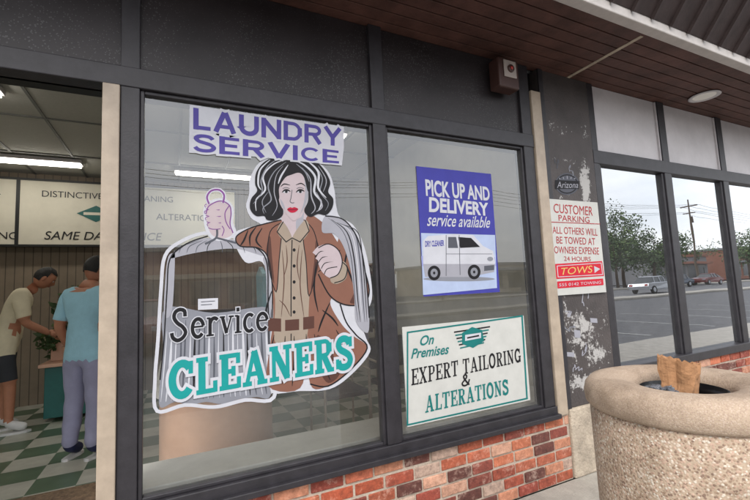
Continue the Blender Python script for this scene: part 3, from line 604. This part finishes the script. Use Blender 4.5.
def scr(cx,cy,s,m,w=.7):
    p=[(cx,cy)]
    for i in range(9): p.append((p[-1][0]+rg.uniform(-.2,1)*s*(1 if i%2 else -.35),p[-1][1]+rg.uniform(-1,1)*s*1.1))
    a.Ln(p,w,m,2+rg.random())
scr(566,311,5,'v_cape',1.0); scr(584,306,5,'v_cape',.9); scr(562,336,6,'v_grey',.9); scr(583,352,5,'v_cape',.8); scr(570,168,4,'v_grey',.7); scr(573,372,4,'v_cape',.8); scr(555,158,4,'v_greyd',.6)
for (cx,cy,w_,h_) in((590,318,7,5),(574,330,6,8),(566,352,8,5)): a.P([(cx,cy),(cx+w_,cy+.5),(cx+w_+.5,cy+h_),(cx+.6,cy+h_-.5)],'v_cape',1.5,False)
a.done("marker_graffiti")
# ------------------------------------------------------------ interior things
T=root("menu_board"); MBm=MB(); MBm.box(-3.1,-1.93,4.93,4.98,2.17,3.06); MBm.box(-1.89,.9,4.93,4.98,2.17,3.06); MBm.obj("panels",['board'],T)
b=MB()
for x0,x1 in((-3.1,-1.93),(-1.89,.9)):
    b.box(x0-.02,x1+.02,4.92,4.985,3.06,3.09);b.box(x0-.02,x1+.02,4.92,4.985,2.14,2.17);b.box(x0-.02,x0,4.92,4.985,2.17,3.06);b.box(x1,x1+.02,4.92,4.985,2.17,3.06)
b.obj("frame",['black'],T)
def tx(txt,x0,z0,h,m,parent,y,shear=0,off=.0):
    c=bpy.data.curves.new("t",'FONT'); c.body=txt; c.size=h/.72; c.offset=off*h; c.shear=shear; c.extrude=.001
    o=bpy.data.objects.new("t",c); scene.collection.objects.link(o); bpy.context.view_layer.update()
    me=bpy.data.meshes.new_from_object(o.evaluated_get(bpy.context.evaluated_depsgraph_get())); bpy.data.objects.remove(o)
    n=bpy.data.objects.new("lettering",me); me.materials.clear(); me.materials.append(M[m]); n.matrix_world=Matrix.Translation((x0,y,z0))@Matrix.Rotation(math.pi/2,4,'X'); link(n,parent)
for t,x,z,h in(("REMOVAL",-2.65,2.84,.09),("DISTINCTIVE DRY CLEANING",-1.66,2.84,.09),("ANY CLEANING",-2.9,2.24,.1),("SAME DAY SERVICE",-1.62,2.24,.12),("ALTERATIONS",-.25,2.56,.1)): tx(t,x,z,h,'black',T,4.925,.2 if 'SAME' in t else 0)
lg=MB(); lg.add([(-1.25,4.924,2.62),(-1.02,4.924,2.50),(-.79,4.924,2.62),(-1.02,4.924,2.74)],[(0,1,2,3)]); lg.add([(-1.17,4.922,2.60),(-.87,4.922,2.60),(-.87,4.922,2.64),(-1.17,4.922,2.64)],[(0,1,2,3)],1); lg.obj("logo",['teal','board'],T)
C=root("reception_counter"); b=MB()
b.lathe([(.40,0),(.40,.66)],(.30,1.35,0),40); b.obj("curved_front",['veneer'],C,True)
b=MB(); b.lathe([(.001,.661),(.43,.661),(.43,.70),(.001,.70)],(.30,1.35,0),40); b.obj("top",['ledge'],C)
b=MB(); b.box(-.1,.7,1.36,2.9,0,.655); b.obj("straight_front",['veneer'],C); b=MB(); b.box(-.13,.73,1.4,2.9,.6615,.6995); b.obj("long_top",['ledge'],C)
C=root("computer_monitor"); b=MB(); b.box(-.02,.52,1.62,1.66,.88,1.24); b.box(.2,.3,1.665,1.69,.72,1.0); b.box(.12,.38,1.56,1.76,.702,.72); b.obj("screen_and_stand",['black'],C,False,.008)
C=root("service_cabinet"); b=MB(); b.box(-1.35,-.75,3.95,4.4,.04,.62); b.obj("body",['teal'],C,False,.006); b=MB(); b.box(-1.4,-.7,3.9,4.42,.621,.66); b.box(-1.35,-.75,4.2,4.4,.66,1.0); b.obj("top_shelf",['veneer'],C,False,.006)
def foliage(c,r,n,size,rnd,mis=(0,1)):
    mb=MB(); cl=[(Vector(c)+Vector((rnd.gauss(0,.45)*r[0],rnd.gauss(0,.45)*r[1],rnd.gauss(0,.42)*r[2])),rnd.uniform(.25,.45)) for _ in range(max(6,n//70))]
    for _ in range(n):
        cc,cr=rnd.choice(cl); d=Vector((rnd.gauss(0,1),rnd.gauss(0,1),rnd.gauss(0,1))).normalized()*rnd.random()**.4
        p=cc+Vector((d.x*r[0],d.y*r[1],d.z*r[2]))*cr; u=Vector((rnd.gauss(0,1),rnd.gauss(0,1),rnd.gauss(0,1))).normalized(); v=u.orthogonal().normalized(); s=size*rnd.uniform(.6,1.3)
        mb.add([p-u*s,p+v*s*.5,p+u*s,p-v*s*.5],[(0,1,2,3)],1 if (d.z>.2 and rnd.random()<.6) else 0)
    return mb
PL=root("potted_plant"); f=foliage((-1.12,4.25,1.22),(.36,.24,.42),900,.05,random.Random(3)); f.obj("leaves",['leaf','leaf2'],PL)
b=MB(); b.lathe([(.07,.66),(.1,.82),(.105,.83),(.09,.82)],(-1.12,4.08,0),20); b.cyl((-1.12,4.08,.8),(-1.12,4.2,1.1),.01,.006,6); b.obj("pot",['veneer'],PL,True)
G=root("garment_rack"); b=MB(); b.cyl((.9,3.3,1.75),(2.6,3.3,1.75),.015,.015,8)
for x in(.9,2.6): b.cyl((x,3.3,0.02),(x,3.3,1.75),.015,.015,8); b.cyl((x,3.05,.02),(x,3.55,.02),.015,.015,8)
b.obj("rail",['alu'],G); b=MB(); rnd=random.Random(2)
for i in range(24):
    x=.98+i*.068; z0=rnd.uniform(.55,.85); w=.22
    b.add([(x,3.3-w,1.6),(x,3.3,1.7),(x,3.3+w,1.6),(x+.01,3.3+w*1.05,z0),(x-.01,3.3-w*1.05,z0),(x+.05,3.3-w,1.6),(x+.05,3.3,1.7),(x+.05,3.3+w,1.6),(x+.05,3.3+w,z0),(x+.05,3.3-w,z0)],[(0,1,2,3,4),(9,8,7,6,5),(0,5,6,1),(1,6,7,2),(0,4,9,5),(2,7,8,3),(4,3,8,9)],rnd.randrange(6))
b.obj("garments",['shirtb','shorts','shirtc','plastic','pantl','black'],G)
def chair(x,y):
    r=root("waiting_chair"); b=MB()
    for dx in(-.21,.21):
        b.cyl((x+dx,y-.2,0),(x+dx,y-.2,.64),.011,.011,8); b.cyl((x+dx,y+.22,0),(x+dx,y+.2,.85),.011,.011,8); b.cyl((x+dx,y-.2,.64),(x+dx,y+.2,.66),.012,.012,8)
    b.obj("legs",['alu'],r); b=MB(); b.box(x-.2,x+.2,y-.2,y+.2,.42,.47); b.box(x-.2,x+.2,y+.19,y+.22,.55,.86); b.obj("seat",['black'],r,False,.015)
chair(1.35,1.5); chair(1.95,1.5)
bx("door_mat",-2.1,-.45,.85,1.72,.002,.014,'mat',None)
# ------------------------------------------------------------ people
def skinned(vs,es,rs,root_i=0,sub=2):
    me=bpy.data.meshes.new("s"); me.from_pydata(vs,es,[]); o=bpy.data.objects.new("s",me); scene.collection.objects.link(o)
    m=o.modifiers.new("Skin",'SKIN'); m.use_smooth_shade=True
    sv=me.skin_vertices[0].data
    for i,r in enumerate(rs): sv[i].radius=r if isinstance(r,tuple) else (r,r); sv[i].use_root=(i==root_i)
    s=o.modifiers.new("Sub",'SUBSURF'); s.levels=sub; s.render_levels=sub
    bpy.context.view_layer.update(); me2=bpy.data.meshes.new_from_object(o.evaluated_get(bpy.context.evaluated_depsgraph_get())); bpy.data.objects.remove(o); return me2
def person(name,pos,yaw,J,mats,shorts=False,headT=(0,0,0),sc=1.0):
    r=root(name); TM=Matrix.Translation(pos)@Matrix.Rotation(yaw,4,'Z')@Matrix.Scale(sc,4)
    names=list(J['pts'].keys()); idx={n:i for i,n in enumerate(names)}
    vs=[J['pts'][n][0] for n in names]; rs=[J['pts'][n][1] for n in names]
    chains=[('pel','spi'),('spi','che'),('che','nb'),('nb','nt'),('che','shL'),('shL','elL'),('elL','wrL'),('che','shR'),('shR','elR'),('elR','wrR'),('pel','hiL'),('hiL','knL'),('knL','anL'),('anL','toL'),('pel','hiR'),('hiR','knR'),('knR','anR'),('anR','toR')]
    me=skinned(vs,[(idx[a],idx[b]) for a,b in chains],rs)
    for m in mats: me.materials.append(M[m])
    P={n:Vector(J['pts'][n][0]) for n in names}
    def lab(p):
        best=None
        for a,b in chains:
            A_,B_=P[a],P[b]; d=B_-A_; t=max(0,min(1,(p-A_).dot(d)/d.length_squared)); dist=(p-(A_+d*t)).length
            if best is None or dist<best[0]: best=(dist,a,b,t)
        _,a,b,t=best
        if b in('nt',): return 0
        if b=='nb': return 0 if t>.75 else 1
        if b in('elL','elR'): return 1 if t<.8 else 0
        if b in('wrL','wrR'): return 0
        if b in('spi','che','shL','shR'): return 1
        if b in('hiL','hiR'): return 2
        if b in('knL','knR'): return 2 if t<.92 or not shorts else 0
        if b in('anL','anR'): return (0 if t<.9 else 3) if shorts else (2 if t<.93 else 3)
        return 3
    vl=[lab(v.co) for v in me.vertices]; vl=[1 if (l==2 and me.vertices[i].co.z>P['pel'].z-.1) else l for i,l in enumerate(vl)]
    nr=[v.normal.copy() for v in me.vertices]
    for i,v in enumerate(me.vertices):
        amt={0:0,1:.018,2:.012,3:.006}[vl[i]]; w=(noise.noise(v.co*9)*.01+noise.noise(Vector((v.co.x*22,v.co.y*22,v.co.z*9)))*.006) if vl[i] in(1,2) else 0
        v.co+=nr[i]*(amt+w)
    for p in me.polygons:
        ls=[vl[i] for i in p.vertices]; p.material_index=max(set(ls),key=ls.count); p.use_smooth=True
    me.transform(TM); o=bpy.data.objects.new("body",me); link(o,r)
    hc=Vector(J['head']); HT=TM@Matrix.Translation(hc)@Matrix.Rotation(headT[2],4,'Z')@Matrix.Rotation(headT[0],4,'X')
    b=MB()
    def hf(u,p):
        if u.z<0: p.x*=1-.28*(-u.z)**1.2; p.y*=1-.08*(-u.z)
        if u.y>.3 and abs(u.x)<.5: p.y=p.y*.97
        d=math.exp(-((u.x/.14)**2+((u.z+.12)/.2)**2)); 
        if u.y>0: p.y+=.022*d; 
        if u.y>0: p.y-=.010*math.exp(-(((abs(u.x)-.36)/.16)**2+((u.z-.1)/.12)**2)); p.y+=.008*math.exp(-((u.x/.25)**2+((u.z+.85)/.2)**2))
        return p
    b.ell((0,0,0),(.078,.098,.118),0,28,20,hf,T=HT)
    for sx in(-1,1):
        b.ell((sx*.079,-.005,-.01),(.012,.02,.032),0,10,8,T=HT)
        b.ell((sx*.03,.082,.01),(.011,.007,.007),3,10,6,T=HT); b.ell((sx*.03,.087,.01),(.005,.004,.005),1,8,6,T=HT); b.ell((sx*.03,.088,.03),(.016,.005,.004),1,8,6,T=HT)
    b.ell((0,.088,-.055),(.022,.007,.007),2,10,6,T=HT)
    b.ell((0,-.008,.012),(.084,.102,.118),1,32,22,lambda u,p:p*(1+.06*noise.noise(u*7)+.03*noise.noise(u*20)),keep=lambda u:(u.z>.55 and u.y<.97) or (u.y<.25 and u.z>-.1) or (u.y<-.15 and u.z>-.5),T=HT)
    b.obj("head",['skinn','hair','lip','shoew'],r,True)
    for sd,s in(('L',-1),('R',1)):
        w=P['wr'+sd]; d=(w-P['el'+sd]).normalized(); side=Vector((0,1,0)) - d*d.y; side=side.normalized() if side.length>.1 else Vector((1,0,0)); nrm=d.cross(side).normalized()
        inw=nrm if nrm.x*(-s)>0 else -nrm
        hv=[w-d*.01,w+d*.04]; he=[(0,1)]; hr=[.026,(.03,.02)]
        for k,(o_,l) in enumerate(((-.030,.062),(-.010,.075),(.010,.082),(.029,.072))):
            kn=w+d*.085+side*o_; i0=len(hv); hv+=[kn,kn+d*l*.5+inw*.012,kn+d*l*.85+inw*.035]; he+=[(1,i0),(i0,i0+1),(i0+1,i0+2)]; hr+=[.0105,.0088,.0072]
        i0=len(hv); tb=w+d*.03+side*.03; hv+=[tb,tb+d*.035+side*.022+inw*.012,tb+d*.065+side*.024+inw*.024]; he+=[(1,i0),(i0,i0+1),(i0+1,i0+2)]; hr+=[.013,.0105,.009]
        hm=skinned([tuple(v) for v in hv],he,hr,0,1); hm.materials.append(M['skinn']); 
        for p in hm.polygons: p.use_smooth=True
        hm.transform(TM); link(bpy.data.objects.new("hand",hm),r)
    b=MB()
    for sd in'LR':
        an=P['an'+sd];to=P['to'+sd]; dd=(to-an); dd.z=0; dd.normalize(); sdv=Vector((-dd.y,dd.x,0)); c0=Vector((an.x,an.y,0))
        out=[]
        for (l,w) in((-.055,.026),(-.065,.0),(-.055,-.026),(.0,-.034),(.09,-.042),(.15,-.036),(.185,.0),(.15,.036),(.09,.042),(.0,.034)): out.append(c0+dd*l+sdv*w)
        n=len(out); b.add([TM@v for v in out]+[TM@(v+Vector((0,0,.022))) for v in out],[tuple(range(n)),tuple(range(n,2*n))]+[(i,(i+1)%n,n+(i+1)%n,n+i) for i in range(n)])
    b.obj("shoe_soles",['shoew'],r)
J1={'pts':{'pel':((0,0,.95),(.145,.11)),'spi':((0,.02,1.14),(.14,.105)),'che':((0,.04,1.34),(.16,.11)),'nb':((0,.05,1.47),.062),'nt':((0,.09,1.56),.052),
 'shL':((-.175,.04,1.42),.066),'elL':((-.245,-.01,1.14),.047),'wrL':((-.235,.12,.92),.028),'shR':((.175,.04,1.42),.066),'elR':((.23,.08,1.15),.047),'wrR':((.16,.30,1.06),.028),
 'hiL':((-.09,0,.86),.092),'knL':((-.10,.02,.49),.068),'anL':((-.11,-.02,.10),.05),'toL':((-.13,.13,.05),.042),'hiR':((.09,0,.86),.092),'knR':((.10,.02,.49),.068),'anR':((.10,-.02,.10),.05),'toR':((.12,.13,.05),.042)},'head':(0,.12,1.655)}
person("man_in_blue_shirt",(-.72,2.40,0),math.radians(-30),J1,['skinn','shirtb','pantl','shoeb'],False,(math.radians(-22),0,math.radians(-18)))
J2={'pts':{'pel':((0,0,.94),(.14,.11)),'spi':((0,.04,1.13),(.135,.105)),'che':((0,.11,1.33),(.155,.11)),'nb':((0,.18,1.45),.062),'nt':((0,.25,1.52),.052),
 'shL':((-.175,.12,1.41),.064),'elL':((-.22,.15,1.12),.046),'wrL':((-.14,.36,1.0),.028),'shR':((.175,.12,1.41),.064),'elR':((.22,.17,1.12),.046),'wrR':((.14,.38,.99),.028),
 'hiL':((-.09,0,.86),.092),'knL':((-.11,.03,.49),.06),'anL':((-.12,-.02,.10),.042),'toL':((-.13,.13,.05),.042),'hiR':((.09,0,.86),.092),'knR':((.11,.06,.49),.06),'anR':((.12,.06,.10),.042),'toR':((.13,.21,.05),.042)},'head':(0,.32,1.60)}
person("man_in_cream_shirt",(-1.66,3.75,0),math.radians(-78),J2,['skinn','shirtc','shorts','shoew'],True,(math.radians(-38),0,0),1.03)
# ------------------------------------------------------------ trash can
TC=root("trash_can"); tc=(1.555,-1.262,0); H=.065; b=MB()
b.lathe([(.001,.0),(.265,0),(.28,.03),(.285,.4),(.288,.83+H),(.27,.845+H)],tc,96); b.obj("aggregate_body",['agg'],TC,True)
b=MB(); b.lathe([(.265,.834+H),(.292,.84+H),(.300,.85+H),(.303,.88+H),(.297,.905+H),(.28,.924+H),(.25,.932+H),(.20,.930+H),(.15,.918+H),(.135,.90+H),(.131,.87+H),(.131,.80+H)],(tc[0],tc[1],0),96,0,.008); b.obj("concrete_lid",['agglid'],TC,True)
b=MB(); b.lathe([(.129,.80+H),(.129,.88+H),(.124,.898+H),(.118,.87+H),(.11,.6),(.001,.58)],tc,40,0,.05); b.obj("bin_liner",['liner'],TC,True)
TB=root("paper_bag"); b=MB()
n=48; prof=[(.045,.70),(.050,.84),(.054,.92),(.058,.955),(.060,.99),(.066,1.02),(.069,1.055)]
vs=[]
for k,(rr,z) in enumerate(prof):
    for i in range(n):
        t=2*math.pi*i/n; q=(abs(math.cos(t))**8+abs(math.sin(t))**8)**-.125
        q*=rr*(1+.16*noise.noise(Vector((math.cos(t)*2.6,math.sin(t)*2.6,z*24)))+.10*math.sin(t*2+1)*abs(math.sin(t*4))*(k/6)); q*=1-(.14*math.exp(-((t-1.2)/.25)**2)+.2*math.exp(-((t-4.3)/.2)**2))*(k>=2)
        zz=z+((.010*(abs(math.sin(t*9))-.5)+.02*math.cos(t-2.2)) if k==6 else (.012*math.cos(t-2.2) if k==5 else 0))
        vs.append((tc[0]-.005+q*math.cos(t+.5)*1.1+(z-.9)*.1,tc[1]+.01+q*math.sin(t+.5)*.75,zz))
b.add(vs,[(k*n+i,k*n+(i+1)%n,(k+1)*n+(i+1)%n,(k+1)*n+i) for k in range(len(prof)-1) for i in range(n)]); o=b.obj("crumpled_kraft_bag",['kraft'],TB,False)
s=o.modifiers.new("solid",'SOLIDIFY'); s.thickness=.0012
TPp=root("plastic_wrapper"); b=MB(); 
b.ell((tc[0]-.075,tc[1]+.03,.96),(.05,.045,.018),0,40,26,lambda u,p:p*(1+.5*noise.noise(u*3.2)+.35*noise.noise(u*8))); b.obj("crumpled_film",['plastic'],TPp,False)
# ------------------------------------------------------------ outside world
bx("sidewalk",-60,60,-3.4,-.031,-.12,-.001,'concrete',None,.01)
g=MB(); g.add([(-900,-900,-.13),(900,-900,-.13),(900,900,-.13),(-900,900,-.13)],[(0,1,2,3)]); g.obj("ground",['asphalt'])
g=MB(); x=-30
while x<40: g.add([(x,-8.8,-.124),(x+.1,-8.8,-.124),(x+.1,-4.2,-.124),(x,-4.2,-.124)],[(0,1,2,3)]); x+=2.9
g.obj("parking_markings",['paint'])
bx("far_pavement",-90,120,-16.6,-15,-.12,.0,'concrete',None,.01); 
g=MB(); g.add([(-150,-28,-.126),(200,-28,-.126),(200,-16.8,-.126),(-150,-16.8,-.126)],[(0,1,2,3)]); g.obj("road",['road'])
g=MB(); x=-100
while x<150: g.add([(x,-22.5,-.12),(x+3,-22.5,-.12),(x+3,-22.35,-.12),(x,-22.35,-.12)],[(0,1,2,3)]); x+=8
g.obj("lane_markings",['paint'])
bx("opposite_pavement",-150,200,-31,-28.2,-.12,.01,'concrete',None,.01)
def shop(name,x0,x1,y,h,m,acc):
    r=root(name); bx("walls",x0,x1,y-12,y,0,h,m,r); bx("parapet",x0-.15,x1+.15,y-12.2,y+.25,h,h+.35,acc,r)
    n=int((x1-x0)/3.2); 
    for i in range(n):
        a=x0+.5+i*(x1-x0-.6)/n; bx("window",a,a+2.3,y+.003,y+.05,.6,2.7,'fglass',r); bx("window_frame",a-.08,a+2.38,y+.002,y+.03,.52,2.78,'alu',r)
    bx("awning",x0+.2,x1-.2,y+.06,y+1.1,2.95,3.35,acc,r,.05); bx("door",x1-1.5,x1-.5,y+.061,y+.1,0,2.4,'fglass',r)
shop("cream_shop",-34,-14,-36,4.6,'cream','teal'); shop("brick_shop",-9,8,-38,5.4,'tan','cream'); shop("grey_shop",66,82,-36,4.2,'grey','tan'); shop("brick_shop",90,120,-36,5.5,'tan','grey')
shop("cream_shop",14,24,-42,4.0,'cream','tan'); shop("grey_shop",30,44,-40,3.8,'cream','grey')
def tree(x,y,h,seed,name="street_tree"):
    rnd=random.Random(seed); r=root(name); b=MB(); b.cyl((x,y,-.1),(x+.1,y,h*.45),.22,.14,10)
    for i in range(6):
        t=rnd.random()*6.28; b.cyl((x+.1,y,h*(.3+.03*i)),(x+math.cos(t)*h*.2,y+math.sin(t)*h*.2,h*(.6+.05*i)),.09,.03,7)
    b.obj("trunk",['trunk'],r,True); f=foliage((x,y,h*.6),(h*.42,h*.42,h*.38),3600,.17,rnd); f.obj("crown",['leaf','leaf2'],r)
for i,(x,y,h) in enumerate([(50,-31,8),(54.5,-33,9.5),(58,-31,7),(86,-32,9),(-11.5,-33,7),(11,-32,6),(-40,-33,9),(80,-39,8),(46,-36,7)]): tree(x,y,h,i+10)
def upole(x,y,h,seed):
    r=root("utility_pole"); b=MB(); b.cyl((x,y,-.1),(x,y,h),.16,.11,10); b.box(x-.07,x+.07,y-1.1,y+1.1,h-1.0,h-.86); b.box(x-.07,x+.07,y-.8,y+.8,h-1.9,h-1.78); b.cyl((x+.3,y,h-3.2),(x+.3,y,h-2.3),.22,.22,12); b.obj("pole",['pole'],r)
PX=[-44,-14,22,64,104]
for x in PX: upole(x,-29,11.6,1)
w=MB()
for a_,b_ in zip(PX,PX[1:]):
    for dy,z in((-1,10.75),(0,10.75),(1,10.75),(-.7,9.8),(.7,9.8)):
        pv=None
        for i in range(13):
            t=i/12; p=Vector((a_+(b_-a_)*t,-29+dy,z-.9*4*t*(1-t)))
            if pv: w.cyl(pv,p,.018,.018,4,0,False)
            pv=p
w.obj("power_lines",['black'])
def lamp(x,y):
    r=root("street_lamp"); b=MB(); b.cyl((x,y,0),(x,y,7.5),.09,.06,10); b.cyl((x,y,7.4),(x+.1,y+1.8,7.9),.04,.035,8); b.box(x-.05,x+.25,y+1.6,y+2.3,7.84,7.98); b.obj("post",['grey'],r)
lamp(5,-15.8); lamp(-20,-15.8)
def car(x,y,paint,yaw=0):
    r=root("parked_car"); T=Matrix.Translation((x,y,-.12))@Matrix.Rotation(yaw,4,'Z'); b=MB()
    low=[(-2.2,.35),(-2.25,.62),(-2.1,.86),(-1.35,.95),(1.15,.95),(2.05,.80),(2.25,.58),(2.2,.32)]
    def prof(pts,ys,mi):
        n=len(pts); vs=[T@Vector((p[0],s*ys[k],p[1])) for s in(-1,1) for k,p in enumerate(pts)]
        b.add(vs,[tuple(range(n)),tuple(reversed(range(n,2*n)))]+[(i,n+i,n+(i+1)%n,(i+1)%n) for i in range(n)],mi)
    prof(low,[.86,.9,.88,.84,.84,.84,.88,.84],0)
    prof([(-1.75,.93),(-1.1,1.40),(.25,1.40),(1.1,.93)],[.8,.62,.62,.8],1); prof([(-1.15,1.395),(-1.05,1.45),(.2,1.45),(.3,1.395)],[.63,.58,.58,.63],0)
    for px_,t in((-.35,.06),(.32,.05),(-1.15,.08)): 
        for s in(-1,1): b.cyl(T@Vector((px_,s*.815,.93)),T@Vector((px_*.85,s*.635,1.4)),.035,.03,6,0)
    for wx in(-1.4,1.4):
        for s in(-1,1): b.cyl(T@Vector((wx,s*.70,.32)),T@Vector((wx,s*.91,.32)),.33,.33,20,2); b.cyl(T@Vector((wx,s*.9,.32)),T@Vector((wx,s*.925,.32)),.2,.18,14,3)
    for s in(-1,1): b.box(2.16,2.25,s*.62-.16,s*.62+.16,.62,.74,3,T=T); b.box(-2.24,-2.15,s*.66-.12,s*.66+.12,.64,.8,4,T=T)
    b.obj("bodywork",[paint,'fglass','tyre','carw','red'],r,False,.03)
car(37.5,-19.5,'carw'); car(52,-25.5,'card',math.pi); car(68,-19.5,'carw'); car(-6.5,-12.5,'carw',math.pi/2); car(-1,-12.5,'carr',math.pi/2); car(6,-25,'card'); car(60,-26,'carr',math.pi)
# ------------------------------------------------------------ light: overcast sky = Nishita sky behind a bright cloud layer
w=bpy.data.worlds.new("sky"); scene.world=w; w.use_nodes=True; nt=w.node_tree; N=nt.nodes; L=nt.links
sk=N.new("ShaderNodeTexSky"); sk.sky_type='NISHITA'; sk.sun_disc=False; sk.sun_elevation=math.radians(48); sk.sun_rotation=math.radians(205); sk.air_density=1.0; sk.dust_density=4; sk.ozone_density=1
hs=N.new("ShaderNodeHueSaturation"); hs.inputs["Saturation"].default_value=.45; hs.inputs["Value"].default_value=3.6; L.new(sk.outputs[0],hs.inputs["Color"])
tc=N.new("ShaderNodeTexCoord"); mp=N.new("ShaderNodeMapping"); mp.inputs["Scale"].default_value=(1,1,3); L.new(tc.outputs["Generated"],mp.inputs[0])
n=N.new("ShaderNodeTexNoise"); n.inputs["Scale"].default_value=2.4; n.inputs["Detail"].default_value=7; n.inputs["Roughness"].default_value=.55; L.new(mp.outputs[0],n.inputs[0])
cr=N.new("ShaderNodeValToRGB"); cr.color_ramp.elements[0].position=.35; cr.color_ramp.elements[1].position=.65; cr.color_ramp.elements[0].color=(.66,.70,.76,1); cr.color_ramp.elements[1].color=(1,1,1,1); L.new(n.outputs["Fac"],cr.inputs[0])
vm=N.new("ShaderNodeVectorMath"); vm.operation='SCALE'; vm.inputs["Scale"].default_value=17.0; L.new(cr.outputs[0],vm.inputs[0])
mx=N.new("ShaderNodeMix"); mx.data_type='RGBA'; mx.inputs[0].default_value=.72; L.new(hs.outputs[0],mx.inputs[6]); L.new(vm.outputs[0],mx.inputs[7])
bg=N["Background"]; L.new(mx.outputs[2],bg.inputs[0]); bg.inputs[1].default_value=.15
sl=bpy.data.lights.new("sun",'SUN'); sl.energy=1.5; sl.angle=math.radians(16); sl.color=(1,.96,.9); so=bpy.data.objects.new("sun",sl); scene.collection.objects.link(so)
az=math.radians(205); el=math.radians(48); d=Vector((math.sin(az)*math.cos(el),math.cos(az)*math.cos(el),math.sin(el)))
so.rotation_euler=d.to_track_quat('Z','Y').to_euler()
scene.view_settings.view_transform='Standard'; scene.view_settings.look='None'; scene.view_settings.exposure=0
